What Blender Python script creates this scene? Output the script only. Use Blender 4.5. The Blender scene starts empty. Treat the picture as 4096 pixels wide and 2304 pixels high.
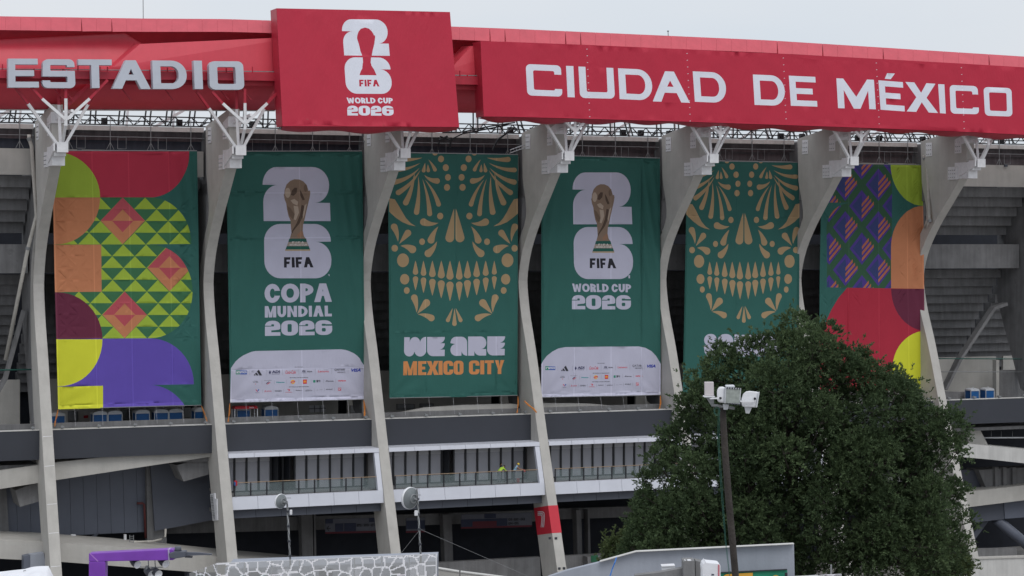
import bpy, bmesh, math, random
import numpy as np
from mathutils import Vector, Matrix
from mathutils.geometry import delaunay_2d_cdt

R = math.radians
sc = bpy.context.scene
C = sc.collection
random.seed(7)

# ------------------------------------------------------------------ camera
ZC = 30.0                      # camera height above the stadium forecourt
FPX = 8500.0                   # focal length in photograph pixels (4096 wide)
HOR = 977.0                    # photograph row of the horizon
cam = bpy.data.cameras.new('camera')
cam.sensor_width = 36.0
cam.lens = FPX / 4096 * 36.0
cam.shift_y = -(1152 - HOR) / 4096
cam.clip_start = 0.5
cam.clip_end = 6000
camo = bpy.data.objects.new('camera', cam)
camo.location = (0, 0, ZC)
camo.rotation_euler = (R(90), 0, 0)
C.objects.link(camo)
sc.camera = camo

# ------------------------------------------------------------------ sky, sun, exposure
SUN_EL, SUN_AZ = 52.0, 25.0    # behind the camera, a little to the right
w = bpy.data.worlds.new('World')
sc.world = w
w.use_nodes = True
nt = w.node_tree
for n in list(nt.nodes): nt.nodes.remove(n)
def wn(t, **k):
    n = nt.nodes.new(t)
    for a, b in k.items(): setattr(n, a, b)
    return n
out = wn('ShaderNodeOutputWorld')
bgn = wn('ShaderNodeBackground'); bgn.inputs[1].default_value = 0.10
bgo = wn('ShaderNodeBackground'); bgo.inputs[1].default_value = 1.0
sky = wn('ShaderNodeTexSky', sky_type='NISHITA')
sky.sun_disc = False
sky.sun_elevation = R(SUN_EL)
sky.sun_rotation = R(180 - SUN_AZ)
sky.dust_density = 3.0
tc = wn('ShaderNodeTexCoord')
sep = wn('ShaderNodeSeparateXYZ')
nt.links.new(tc.outputs['Generated'], sep.inputs[0])
ramp = wn('ShaderNodeValToRGB')          # overcast sky: palest low down, brighter overhead
ramp.color_ramp.elements[0].position = 0.0
ramp.color_ramp.elements[0].color = (0.73, 0.755, 0.795, 1)
ramp.color_ramp.elements[1].position = 1.0
ramp.color_ramp.elements[1].color = (1.08, 1.10, 1.15, 1)
nt.links.new(sep.outputs['Z'], ramp.inputs[0])
noi = wn('ShaderNodeTexNoise'); noi.inputs['Scale'].default_value = 2.2
noi.inputs['Detail'].default_value = 4.0
mp = wn('ShaderNodeMapping'); mp.inputs['Scale'].default_value = (1, 1, 3.0)
nt.links.new(tc.outputs['Generated'], mp.inputs[0])
nt.links.new(mp.outputs[0], noi.inputs[0])
r2 = wn('ShaderNodeValToRGB')
r2.color_ramp.elements[0].position = 0.35; r2.color_ramp.elements[0].color = (0.90, 0.955, 1.0, 1)
r2.color_ramp.elements[1].position = 0.65; r2.color_ramp.elements[1].color = (1.05, 1.04, 1.03, 1)
nt.links.new(noi.outputs['Fac'], r2.inputs[0])
mul = wn('ShaderNodeMixRGB', blend_type='MULTIPLY'); mul.inputs[0].default_value = 1.0
nt.links.new(ramp.outputs[0], mul.inputs[1]); nt.links.new(r2.outputs[0], mul.inputs[2])
nt.links.new(mul.outputs[0], bgo.inputs[0])
nt.links.new(sky.outputs[0], bgn.inputs[0])
mx = wn('ShaderNodeMixShader'); mx.inputs[0].default_value = 0.93
nt.links.new(bgn.outputs[0], mx.inputs[1]); nt.links.new(bgo.outputs[0], mx.inputs[2])
nt.links.new(mx.outputs[0], out.inputs[0])

sun = bpy.data.lights.new('sun', 'SUN')
sun.energy = 0.9
sun.angle = R(30)
sun.color = (1.0, 0.97, 0.93)
suno = bpy.data.objects.new('sun', sun)
C.objects.link(suno)
sd = Vector((math.sin(R(SUN_AZ)) * math.cos(R(SUN_EL)), -math.cos(R(SUN_AZ)) * math.cos(R(SUN_EL)), math.sin(R(SUN_EL))))
suno.rotation_euler = sd.to_track_quat('Z', 'Y').to_euler()
suno.location = (0, 0, 200)

sc.view_settings.view_transform = 'Standard'
sc.view_settings.look = 'None'
sc.view_settings.exposure = 0.0
sc.view_settings.gamma = 1.0
sc.view_settings.use_curve_mapping = False
sc.render.engine = 'CYCLES'
sc.cycles.max_bounces = 5
sc.cycles.transparent_max_bounces = 12
sc.cycles.use_denoising = True

# ------------------------------------------------------------------ frame of the facade
# s runs along the facade to the right, d outwards (towards the forecourt), z up
FA = R(22.4)
CA, SA = math.cos(FA), math.sin(FA)
FO = 182.6
def W(s, d, z): return Vector((s * CA + d * SA, FO + s * SA - d * CA, z))
def pt(px, py, d):
    """point of the facade-parallel plane d seen at a photograph pixel -> (s, z)"""
    u = (px - 2048) / FPX
    s = (u * (FO - d * CA) - d * SA) / (CA - u * SA)
    Y = FO + s * SA - d * CA
    return s, ZC - (py - HOR) / FPX * Y
def ptt(px, py, dfn):
    """same for a leaning plane d = dfn(z)"""
    d = dfn(40.0)
    for _ in range(8):
        s, z = pt(px, py, d); d = dfn(z)
    return s, d, z
def at(px, py, Y):
    """point at distance Y seen at a pixel"""
    return Vector(((px - 2048) / FPX * Y, Y, ZC - (py - HOR) / FPX * Y))

# ------------------------------------------------------------------ objects
WORLD = {}
def tag(o, label=None, cat=None, group=None, kind=None):
    if label: o['label'] = label
    if cat: o['category'] = cat
    if group: o['group'] = group
    if kind: o['kind'] = kind
    return o
def thing(name, label, cat, loc=(0, 0, 0), rotz=0.0, group=None):
    o = bpy.data.objects.new(name, None)
    o.empty_display_size = 0.5
    o.location = loc; o.rotation_euler = (0, 0, rotz)
    C.objects.link(o)
    tag(o, label, cat, group)
    return o
def link(name, me, parent=None, local=False, label=None):
    o = bpy.data.objects.new(name, me)
    C.objects.link(o)
    if parent is not None:
        o.parent = parent
        if not local and parent.type == 'EMPTY':
            o.matrix_parent_inverse = (Matrix.Translation(parent.location) @ parent.rotation_euler.to_matrix().to_4x4()).inverted()
    if label: o['label'] = label
    return o

class MB:
    """collects shapes and builds ONE mesh object"""
    def __init__(self): self.v = []; self.f = []
    def poly(self, pts):
        n = len(self.v); self.v += [tuple(p) for p in pts]; self.f.append(tuple(range(n, n + len(pts)))); return self
    def prism(self, a, b):
        """two matching loops of world points -> closed prism"""
        n = len(self.v); k = len(a)
        self.v += [tuple(p) for p in a] + [tuple(p) for p in b]
        self.f.append(tuple(range(n, n + k))); self.f.append(tuple(range(n + 2 * k - 1, n + k - 1, -1)))
        for i in range(k):
            j = (i + 1) % k
            self.f.append((n + i, n + k + i, n + k + j, n + j))
        return self
    def box(self, x0, x1, y0, y1, z0, z1):
        return self.prism([(x0, y0, z0), (x1, y0, z0), (x1, y1, z0), (x0, y1, z0)], [(x0, y0, z1), (x1, y0, z1), (x1, y1, z1), (x0, y1, z1)])
    def fbox(self, s0, s1, d0, d1, z0, z1):
        return self.prism([W(s0, d0, z0), W(s1, d0, z0), W(s1, d1, z0), W(s0, d1, z0)], [W(s0, d0, z1), W(s1, d0, z1), W(s1, d1, z1), W(s0, d1, z1)])
    def sprism(self, dz, s0, s1):
        return self.prism([W(s0, d, z) for d, z in dz], [W(s1, d, z) for d, z in dz])
    def dprism(self, sz, d0, d1):
        return self.prism([W(s, d0, z) for s, z in sz], [W(s, d1, z) for s, z in sz])
    def slab(self, px, d, thick):
        """polygon seen at photograph pixels on plane d, extruded inwards"""
        return self.dprism([pt(x, y, d) for x, y in px], d, d - thick)
    def tube(self, pts, r, n=8, r1=None, cap=True):
        pts = [Vector(p) for p in pts]; base = len(self.v); m = len(pts)
        for i, p in enumerate(pts):
            t = (pts[min(i + 1, m - 1)] - pts[max(i - 1, 0)]).normalized()
            up = Vector((0, 0, 1)) if abs(t.z) < 0.9 else Vector((1, 0, 0))
            x = t.cross(up).normalized(); y = x.cross(t)
            rr_ = r if r1 is None else r + (r1 - r) * i / max(1, m - 1)
            for k in range(n):
                a = 2 * math.pi * (k + 0.5) / n
                self.v.append(tuple(p + (x * math.cos(a) + y * math.sin(a)) * rr_))
        for i in range(m - 1):
            for k in range(n):
                a = base + i * n + k; b = base + i * n + (k + 1) % n
                self.f.append((a, b, b + n, a + n))
        if cap:
            self.f.append(tuple(range(base + n - 1, base - 1, -1)))
            self.f.append(tuple(range(base + (m - 1) * n, base + m * n)))
        return self
    def lathe(self, prof, c=(0, 0, 0), n=20, axis='z', sweep=2 * math.pi):
        base = len(self.v); m = len(prof)
        for r, h in prof:
            for k in range(n):
                a = sweep * k / n
                p = (r * math.cos(a), r * math.sin(a), h)
                if axis == 'y': p = (p[0], p[2], p[1])
                if axis == 'x': p = (p[2], p[0], p[1])
                self.v.append((p[0] + c[0], p[1] + c[1], p[2] + c[2]))
        for i in range(m - 1):
            for k in range(n):
                a = base + i * n + k; b = base + i * n + (k + 1) % n
                self.f.append((a, b, b + n, a + n))
        return self
    def mesh(self, mat, smooth=False, fix=True):
        me = bpy.data.meshes.new('m')
        me.from_pydata(self.v, [], self.f)
        if fix:
            bm = bmesh.new(); bm.from_mesh(me)
            bmesh.ops.recalc_face_normals(bm, faces=bm.faces)
            bm.to_mesh(me); bm.free()
        if smooth:
            me.polygons.foreach_set('use_smooth', [True] * len(me.polygons))
        me.materials.append(mat)
        return me
    def build(self, name, mat, parent=None, smooth=False, local=False, label=None, fix=True, bevel=0.0):
        o = link(name, self.mesh(mat, smooth, fix), parent, local, label)
        if bevel:
            b = o.modifiers.new('bevel', 'BEVEL'); b.width = bevel; b.segments = 2; b.limit_method = 'ANGLE'
        return o

# ------------------------------------------------------------------ materials
def srgb(*c):
    return tuple((x / 255 / 12.92) if x / 255 <= 0.04045 else ((x / 255 + 0.055) / 1.055) ** 2.4 for x in c)
MATS = {}
def mat(name, col, rough=0.8, var=0.12, scale=1.5, bump=0.0, bscale=20.0, metal=0.0, streak=0.0, spec=0.4, dirt=0.0):
    m = bpy.data.materials.new(name); m.use_nodes = True
    t = m.node_tree; b = t.nodes['Principled BSDF']
    b.inputs['Roughness'].default_value = rough
    b.inputs['Metallic'].default_value = metal
    b.inputs['Specular IOR Level'].default_value = spec
    N = t.nodes.new; L = t.links.new
    g = N('ShaderNodeNewGeometry')
    def noise(sc_, det, vec, rgh=0.55):
        n = N('ShaderNodeTexNoise'); n.inputs['Scale'].default_value = sc_; n.inputs['Detail'].default_value = det
        n.inputs['Roughness'].default_value = rgh
        L(vec, n.inputs['Vector']); return n.outputs['Fac']
    def remap(sock, lo, hi, a=0.3, c=0.7):
        r = N('ShaderNodeMapRange'); r.inputs[1].default_value = a; r.inputs[2].default_value = c
        r.inputs[3].default_value = lo; r.inputs[4].default_value = hi
        L(sock, r.inputs[0]); return r.outputs[0]
    def mulc(csock, fsock):
        x = N('ShaderNodeVectorMath'); x.operation = 'SCALE'; L(csock, x.inputs[0]); L(fsock, x.inputs['Scale']); return x.outputs[0]
    rgb = N('ShaderNodeRGB'); rgb.outputs[0].default_value = (*col, 1)
    cs = rgb.outputs[0]
    cs = mulc(cs, remap(noise(scale, 6, g.outputs['Position']), 1 - var, 1 + var))
    if streak:
        mpn = N('ShaderNodeMapping'); mpn.inputs['Scale'].default_value = (2.6, 2.6, 0.16); L(g.outputs['Position'], mpn.inputs[0])
        cs = mulc(cs, remap(noise(1.0, 5, mpn.outputs[0], 0.6), 1 - streak, 1 + streak * 0.4))
    if dirt:
        r = N('ShaderNodeMapRange'); r.inputs[1].default_value = 0.60; r.inputs[2].default_value = 0.70
        r.inputs[3].default_value = 1.0; r.inputs[4].default_value = 1 - dirt
        L(noise(0.9, 8, g.outputs['Position'], 0.7), r.inputs[0]); cs = mulc(cs, r.outputs[0])
    L(cs, b.inputs['Base Color'])
    if bump:
        bn = N('ShaderNodeBump'); bn.inputs['Strength'].default_value = 1.0; bn.inputs['Distance'].default_value = bump
        L(noise(bscale, 5, g.outputs['Position']), bn.inputs['Height']); L(bn.outputs[0], b.inputs['Normal'])
    MATS[name] = m
    return m

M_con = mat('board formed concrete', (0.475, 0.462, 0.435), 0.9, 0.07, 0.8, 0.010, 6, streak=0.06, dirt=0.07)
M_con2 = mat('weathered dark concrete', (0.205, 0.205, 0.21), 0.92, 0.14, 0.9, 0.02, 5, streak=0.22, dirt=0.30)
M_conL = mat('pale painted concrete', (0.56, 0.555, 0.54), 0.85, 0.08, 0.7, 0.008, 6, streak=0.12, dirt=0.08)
M_steel = mat('white painted steel', (0.76, 0.76, 0.78), 0.5, 0.07, 3, streak=0.06)
M_black = mat('black truss steel', (0.012, 0.013, 0.016), 0.5, 0.2, 3)
M_grey = mat('galvanised steel', (0.26, 0.27, 0.28), 0.5, 0.12, 4, metal=0.3)
M_redroof = mat('red roof sheeting', (0.62, 0.055, 0.085), 0.42, 0.05, 0.35, 0.01, 1.5, streak=0.05)
M_redtrim = mat('faded red trim panel', (0.56, 0.085, 0.115), 0.5, 0.07, 0.9, streak=0.06)
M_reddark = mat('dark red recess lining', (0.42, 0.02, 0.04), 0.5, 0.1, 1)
M_redbeam = mat('red painted beam', (0.42, 0.022, 0.045), 0.42, 0.08, 2, streak=0.06)
M_dark = mat('charcoal parapet cladding', (0.040, 0.044, 0.056), 0.6, 0.05, 0.5)
M_void = mat('dark void backing', (0.016, 0.019, 0.028), 0.8, 0.2, 1)  # near-black colour stands in for the deep shade inside
M_slate = mat('slate panel', (0.085, 0.094, 0.12), 0.55, 0.05, 0.6)
M_panelb = mat('blue grey wall panel', (0.125, 0.14, 0.18), 0.5, 0.06, 0.6)
M_panel = mat('pale composite panel', (0.60, 0.62, 0.69), 0.4, 0.04, 0.8)
M_frame = mat('black window frame', (0.022, 0.024, 0.03), 0.45, 0.1, 3)
M_int = mat('lounge wall', (0.36, 0.35, 0.36), 0.9, 0.05, 1)
M_wood = mat('oiled wood rail', (0.33, 0.24, 0.16), 0.6, 0.15, 6)
M_letter = mat('letter face', (0.50, 0.53, 0.60), 0.45, 0.05, 1.2, 0.004, 4)
M_white = mat('white enamel', (0.72, 0.73, 0.76), 0.4, 0.06, 3)
M_pipe = mat('cream pvc pipe', (0.50, 0.48, 0.44), 0.5, 0.12, 3, streak=0.15)
M_blue = mat('blue plastic cabin', (0.012, 0.10, 0.30), 0.5, 0.1, 3)
M_roofw = mat('grey white plastic roof', (0.56, 0.58, 0.61), 0.5, 0.06, 3)
M_redbox = mat('red plastic', (0.42, 0.02, 0.03), 0.45, 0.1, 3)
M_orange = mat('orange strap webbing', (0.55, 0.20, 0.04), 0.8, 0.15, 5)
M_purple = mat('purple gloss paint', (0.20, 0.055, 0.42), 0.35, 0.10, 1.5, streak=0.05)
M_timber = mat('weathered timber pole', (0.052, 0.045, 0.041), 0.95, 0.3, 2, 0.03, 14, streak=0.4)
M_ground = mat('pale bounce ground', (0.26, 0.25, 0.24), 0.95, 0.2, 0.3, 0.01, 30)  # ground tone made pale to bounce light up under the roof
M_paintwall = mat('grey painted wall', (0.32, 0.345, 0.40), 0.8, 0.05, 0.6, 0.006, 10, streak=0.08, dirt=0.06)
M_redband = mat('red marker paint', (0.55, 0.028, 0.05), 0.6, 0.05, 1)
M_canvas = mat('white canvas', (0.74, 0.75, 0.79), 0.7, 0.05, 1.5, 0.03, 2.5)
M_cable = mat('green cable', (0.02, 0.10, 0.08), 0.6, 0.1, 3)
M_rib = mat('blue ribbon', (0.03, 0.16, 0.50), 0.5, 0.05, 3)
M_ink = mat('black print', (0.02, 0.02, 0.025), 0.7, 0.05, 3)
M_whitep = mat('white print', (0.68, 0.68, 0.72), 0.7, 0.03, 3)
M_rust = mat('oxide red pipe', (0.13, 0.035, 0.035), 0.6, 0.15, 4)
M_bark = mat('bark', (0.055, 0.047, 0.04), 0.95, 0.3, 3, 0.03, 12)
M_dkcar = mat('dark car paint', (0.012, 0.015, 0.025), 0.2, 0.1, 2, spec=0.7)
M_mesh = mat('dark mesh curtain', (0.045, 0.052, 0.072), 0.8, 0.15, 2, streak=0.25)
M_meshb = mat('brown haze mesh curtain', (0.12, 0.105, 0.115), 0.7, 0.25, 1.0, streak=0.35)

def glass(name, col, alpha, rough=0.06):
    m = bpy.data.materials.new(name); m.use_nodes = True
    b = m.node_tree.nodes['Principled BSDF']
    b.inputs['Base Color'].default_value = (*col, 1); b.inputs['Roughness'].default_value = rough
    b.inputs['Alpha'].default_value = alpha; b.inputs['Specular IOR Level'].default_value = 0.8
    return m
M_glass = glass('window glass', (0.56, 0.57, 0.63), 0.62)
M_rail = glass('railing glass', (0.24, 0.30, 0.31), 0.24, 0.08)

M_blindband = mat('pale blind band', (0.50, 0.51, 0.54), 0.4, 0.04, 2)  # pale tone of the blind behind the panes
# print: base colour comes from the face colour attribute, with woven relief
def printmat(name, rough, weave):
    m = bpy.data.materials.new(name); m.use_nodes = True
    t = m.node_tree; b = t.nodes['Principled BSDF']; N = t.nodes.new; L = t.links.new
    a = N('ShaderNodeAttribute'); a.attribute_name = 'ink'
    g = N('ShaderNodeNewGeometry')
    n = N('ShaderNodeTexNoise'); n.inputs['Scale'].default_value = 0.7; n.inputs['Detail'].default_value = 6
    L(g.outputs['Position'], n.inputs['Vector'])
    r = N('ShaderNodeMapRange'); r.inputs[1].default_value = 0.3; r.inputs[2].default_value = 0.7
    r.inputs[3].default_value = 0.965; r.inputs[4].default_value = 1.035; L(n.outputs['Fac'], r.inputs[0])
    x = N('ShaderNodeVectorMath'); x.operation = 'SCALE'; L(a.outputs['Color'], x.inputs[0]); L(r.outputs[0], x.inputs['Scale'])
    L(x.outputs[0], b.inputs['Base Color']); b.inputs['Roughness'].default_value = rough
    b.inputs['Specular IOR Level'].default_value = 0.25
    n2 = N('ShaderNodeTexNoise'); n2.inputs['Scale'].default_value = 5; n2.inputs['Detail'].default_value = 4
    mp_ = N('ShaderNodeMapping'); mp_.inputs['Scale'].default_value = (1, 1, 0.35)
    L(g.outputs['Position'], mp_.inputs[0]); L(mp_.outputs[0], n2.inputs['Vector'])
    bn = N('ShaderNodeBump'); bn.inputs['Strength'].default_value = 1; bn.inputs['Distance'].default_value = weave
    L(n2.outputs['Fac'], bn.inputs['Height']); L(bn.outputs[0], b.inputs['Normal'])
    return m
M_fab = printmat('printed banner fabric', 0.75, 0.012)
M_vinyl = printmat('printed sign vinyl', 0.55, 0.02)

# ------------------------------------------------------------------ flat print: shapes, letters
def ell(cx, cy, rx, ry=None, a0=0, a1=360, n=None):
    ry = rx if ry is None else ry
    n = n or max(6, int(abs(a1 - a0) / 15))
    full = abs(a1 - a0) >= 360
    return [(cx + rx * math.cos(R(a0 + (a1 - a0) * i / n)), cy + ry * math.sin(R(a0 + (a1 - a0) * i / n))) for i in range(n + (0 if full else 1))]
def rect(x0, y0, x1, y1): return [(x0, y0), (x1, y0), (x1, y1), (x0, y1)]
def rr(x0, y0, x1, y1, rads, n=5):
    """rounded rectangle, y down; rads = (rx, ry) or four of them TL TR BR BL"""
    if not isinstance(rads[0], tuple): rads = [rads] * 4
    P = []
    for (rx, ry), cx, cy, a in zip(rads, (x0, x1, x1, x0), (y0, y0, y1, y1), (180, 270, 0, 90)):
        if rx <= 1e-6 or ry <= 1e-6: P.append((cx, cy)); continue
        ox = cx + (rx if cx == x0 else -rx); oy = cy + (ry if cy == y0 else -ry)
        P += ell(ox, oy, rx, ry, a, a + 90, n)
    return P
def glyph(ch, tx, ty, rx=0.2, ry=0.2):
    """one capital in the unit square (y down): adds, cuts"""
    e = 0.02; A = []; K = []
    ix, iy = max(rx - tx, 0.0), max(ry - ty, 0.0)
    ix = max(ix, 0.05 if rx > 0.05 else 0); iy = max(iy, 0.05 if ry > 0.05 else 0)
    ix = min(ix, 0.49 * (1 - 2 * tx)) if tx < .5 else ix; iy = min(iy, 0.49 * (1 - 2 * ty)) if ty < .5 else iy
    if ch in 'O0':
        A = [rr(0, 0, 1, 1, (rx, ry))]; K = [rr(tx, ty, 1 - tx, 1 - ty, (ix, iy))]
    elif ch == 'C':
        A = [rr(0, 0, 1, 1, (rx, ry))]; K = [rr(tx, ty, 1 - tx, 1 - ty, (ix, iy)), rect(1 - tx - 0.001, 0.37 if tx > .28 else 0.30, 1 + e, 0.63 if tx > .28 else 0.76)]
    elif ch == 'D':
        bx, by = min(0.75, rx * 2.6), min(0.5, ry * 2.6)
        A = [rr(0, 0, 1, 1, [(0, 0), (bx, by), (bx, by), (0, 0)], 8)]
        jx, jy = min(max(bx - tx, 0.08), 0.9 * (1 - 2 * tx)), min(max(by - ty, 0.08), 0.48 * (1 - 2 * ty))
        K = [rr(tx, ty, 1 - tx, 1 - ty, [(0, 0), (jx, jy), (jx, jy), (0, 0)], 8)]
    elif ch == 'E':
        A = [rect(0, 0, tx, 1), rect(tx, 0, 1, ty), rect(tx, 0.5 - ty / 2, 0.86, 0.5 + ty / 2), rect(tx, 1 - ty, 1, 1)]
    elif ch == 'F':
        A = [rect(0, 0, tx, 1), [(tx, 0), (1, 0), (0.94, ty), (tx, ty)], [(tx, 0.42), (0.86, 0.42), (0.80, 0.42 + ty), (tx, 0.42 + ty)]]
    elif ch == 'I': A = [rect(0, 0, 1, 1)]
    elif ch == 'L': A = [rect(0, 0, tx, 1), rect(tx, 1 - ty, 1, 1)]
    elif ch == 'T': A = [rect(0, 0, 1, ty), rect(0.5 - tx / 2, ty, 0.5 + tx / 2, 1)]
    elif ch == 'U':
        A = [rr(0, 0, 1, 1, [(0, 0), (0, 0), (rx, ry), (rx, ry)])]; K = [rr(tx, -e, 1 - tx, 1 - ty, [(0, 0), (0, 0), (ix, iy), (ix, iy)])]
    elif ch == 'A':
        k = tx * 0.62
        A = [[(0, 1), (0.5 - k, 0), (0.5 + k, 0), (1, 1)]]
        yb = 0.80 - ty * 0.5
        def xl(y): return (0.5 - k) * (1 - y) + tx * 1.13
        K = [[(0.5, 0.30), (1 - xl(yb - ty), yb - ty), (xl(yb - ty), yb - ty)], [(xl(yb), yb), (1 - xl(yb), yb), (1 - tx * 1.13, 1 + e), (tx * 1.13, 1 + e)]]
    elif ch == 'M':
        q = min(tx, 0.3)
        A = [[(0, 0), (q * 1.05, 0), (0.5, 0.60), (1 - q * 1.05, 0), (1, 0), (1, 1), (1 - q, 1), (1 - q, 0.38), (0.5 + 0.5 * q, 1), (0.5 - 0.5 * q, 1), (q, 0.38), (q, 1), (0, 1)]]
    elif ch == 'N':
        A = [[(0, 0), (tx, 0), (1 - tx, 0.60), (1 - tx, 0), (1, 0), (1, 1), (1 - tx, 1), (tx, 0.40), (tx, 1), (0, 1)]]
    elif ch == 'X':
        c = tx * 1.3
        A = [[(0, 0), (c, 0), (0.5, 0.34), (1 - c, 0), (1, 0), (0.5 + c * 0.55, 0.5), (1, 1), (1 - c, 1), (0.5, 0.66), (c, 1), (0, 1), (0.5 - c * 0.55, 0.5)]]
    elif ch == 'Y':
        A = [[(0, 0), (tx * 1.1, 0), (0.5, 0.45), (1 - tx * 1.1, 0), (1, 0), (0.5 + tx / 2, 0.62), (0.5 + tx / 2, 1), (0.5 - tx / 2, 1), (0.5 - tx / 2, 0.62)]]
    elif ch == 'W':
        q = tx * 0.95
        A = [[(0, 0), (q, 0), (0.29, 0.62), (0.5 - q / 2, 0.1), (0.5 + q / 2, 0.1), (0.71, 0.62), (1 - q, 0), (1, 0), (0.71 + q / 2, 1), (0.71 - q / 2, 1), (0.5, 0.5), (0.29 + q / 2, 1), (0.29 - q / 2, 1)]]
    elif ch == 'S':
        A = [rr(0, 0, 1, 1, (rx, ry))]
        K = [rr(tx, ty, 1 - tx, 0.5 - ty / 2, (0.03, 0.03)), rect(1 - tx - 0.001, 0.27, 1 + e, 0.5 - ty / 2),
             rr(tx, 0.5 + ty / 2, 1 - tx, 1 - ty, (0.03, 0.03)), rect(-e, 0.5 + ty / 2, tx + 0.001, 0.74)]
    elif ch == '2':
        A = [rr(0, 0, 1, 1, [(rx, ry), (rx, ry), (0, 0), (0, 0)])]
        K = [rr(tx, ty, 1 - tx, 0.5 - ty / 2, (0.05, 0.03)), rect(-e, 0.33, tx + 0.001, 0.5 - ty / 2),
             [(1 + e, 0.52), (0.9, 0.60), (tx, 0.5 + ty * 0.62), (tx, 1 - ty), (1 + e, 1 - ty)]]
    elif ch == '6':
        A = [rr(0, 0, 1, 1, (rx, ry))]
        K = [rr(tx, 0.40 + ty * 0.55, 1 - tx, 1 - ty, (ix, 0.1)), rr(tx, ty, 1 - tx, 0.38, (0.05, 0.05)), rect(1 - tx - 0.001, 0.27, 1 + e, 0.38)]
    elif ch == 'P':
        A = [rect(0, 0, tx, 1), rr(0, 0, 1, 0.66, [(0, 0), (rx * 1.6, 0.30), (rx * 1.6, 0.30), (0, 0)])]
        K = [rr(tx, ty, 1 - tx, 0.66 - ty, [(0, 0), (0.12, 0.10), (0.12, 0.10), (0, 0)])]
    elif ch == 'R':
        A = [rect(0, 0, tx, 1), rr(0, 0, 0.96, 0.64, [(0, 0), (rx * 1.6, 0.30), (rx * 1.6, 0.30), (0, 0)]), [(0.40, 0.6), (0.40 + tx * 1.15, 0.55), (1, 1), (1 - tx * 1.2, 1)]]
        K = [rr(tx, ty, 0.96 - tx, 0.64 - ty, [(0, 0), (0.12, 0.10), (0.12, 0.10), (0, 0)])]
    return A, K
def quadmap(q):
    (ax, ay), (bx, by), (cx, cy), (dx, dy) = q
    def f(p):
        u, v = p
        return ((ax * (1 - u) + bx * u) * (1 - v) + (dx * (1 - u) + cx * u) * v, (ay * (1 - u) + by * u) * (1 - v) + (dy * (1 - u) + cy * u) * v)
    return f
class Art:
    """a list of paint operations, later ones on top, in photograph pixels"""
    def __init__(self, m=lambda p: p): self.ops = []; self.m = m
    def add(self, adds, col, cuts=(), clip=None):
        self.ops.append(([[self.m(p) for p in c] for c in adds], [[self.m(p) for p in c] for c in cuts], col, clip and [[self.m(p) for p in c] for c in clip]))
        return self
    def P(self, pts, col, clip=None): return self.add([pts], col, (), clip)
    def letter(self, ch, quad, col, tx, ty, rx=0.2, ry=0.2):
        A, K = glyph(ch, tx, ty, rx, ry); f = quadmap(quad)
        return self.add([[f(p) for p in c] for c in A], col, [[f(p) for p in c] for c in K])
    def word(self, s, quad, col, stem, ty, rx, ry, widths, gap, space=0.3):
        """stem, widths and gap in units of the letter height"""
        f = quadmap(quad)
        ws = [space if ch == ' ' else widths.get(ch, widths['_']) for ch in s]
        tot = sum(ws) + gap * (len(s) - 1); x = 0
        for ch, w_ in zip(s, ws):
            if ch != ' ':
                a, b = x / tot, (x + w_) / tot
                q = [f((a, 0)), f((b, 0)), f((b, 1)), f((a, 1))]
                self.letter(ch, q, col, 1.0 if ch == 'I' else stem / w_, ty, min(0.5, rx / w_), ry)
            x += w_ + gap
        return self

def cdt(outline, ops, grid):
    """constrained triangulation of outline + all shapes; returns points, triangles, colours (None where nothing was painted)"""
    V = []; F = []; E = []
    def addc(c):
        n = len(V)
        ar = sum(c[i][0] * c[(i + 1) % len(c)][1] - c[(i + 1) % len(c)][0] * c[i][1] for i in range(len(c)))
        if ar < 0: c = c[::-1]
        for p in c: V.append(Vector((p[0], p[1])))
        F.append(list(range(n, n + len(c)))); return len(F) - 1
    if outline: addc(outline)
    idx = []
    for adds, cuts, col, clip in ops:
        idx.append(([addc(c) for c in adds], [addc(c) for c in cuts], col, None if clip is None else [addc(c) for c in clip]))
    for p in grid: V.append(Vector(p))
    res = delaunay_2d_cdt(V, E, F, 0, 1e-5, True)
    vs, faces, of = res[0], res[2], res[5]
    T = []; cols = []
    for f, o in zip(faces, of):
        o = set(o)
        if outline and 0 not in o: continue
        c = None
        for adds, cuts, col, clip in idx:
            if any(i in o for i in adds) and not any(i in o for i in cuts) and (clip is None or any(i in o for i in clip)):
                if isinstance(col, float):
                    if c is not None: c = tuple(min(0.9, x * (1 + col) + 0.045 * col) for x in c)
                else: c = col
        T.append(tuple(f)); cols.append(c)
    return vs, T, cols

def gridpts(outline, step, inset=0.06):
    xs = [p[0] for p in outline]; ys = [p[1] for p in outline]
    pts = []
    n = len(outline)
    def inside(x, y):
        c = False
        for i in range(n):
            x1, y1 = outline[i]; x2, y2 = outline[(i + 1) % n]
            if (y1 > y) != (y2 > y) and x < (x2 - x1) * (y - y1) / (y2 - y1) + x1: c = not c
        return c
    y = min(ys) + step / 2; row = 0
    while y < max(ys):
        x = min(xs) + step / 2 + (step / 2 if row % 2 else 0)
        while x < max(xs):
            if inside(x, y): pts.append((x + random.uniform(-.1, .1) * step, y + random.uniform(-.1, .1) * step))
            x += step
        y += step; row += 1
    return pts

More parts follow.
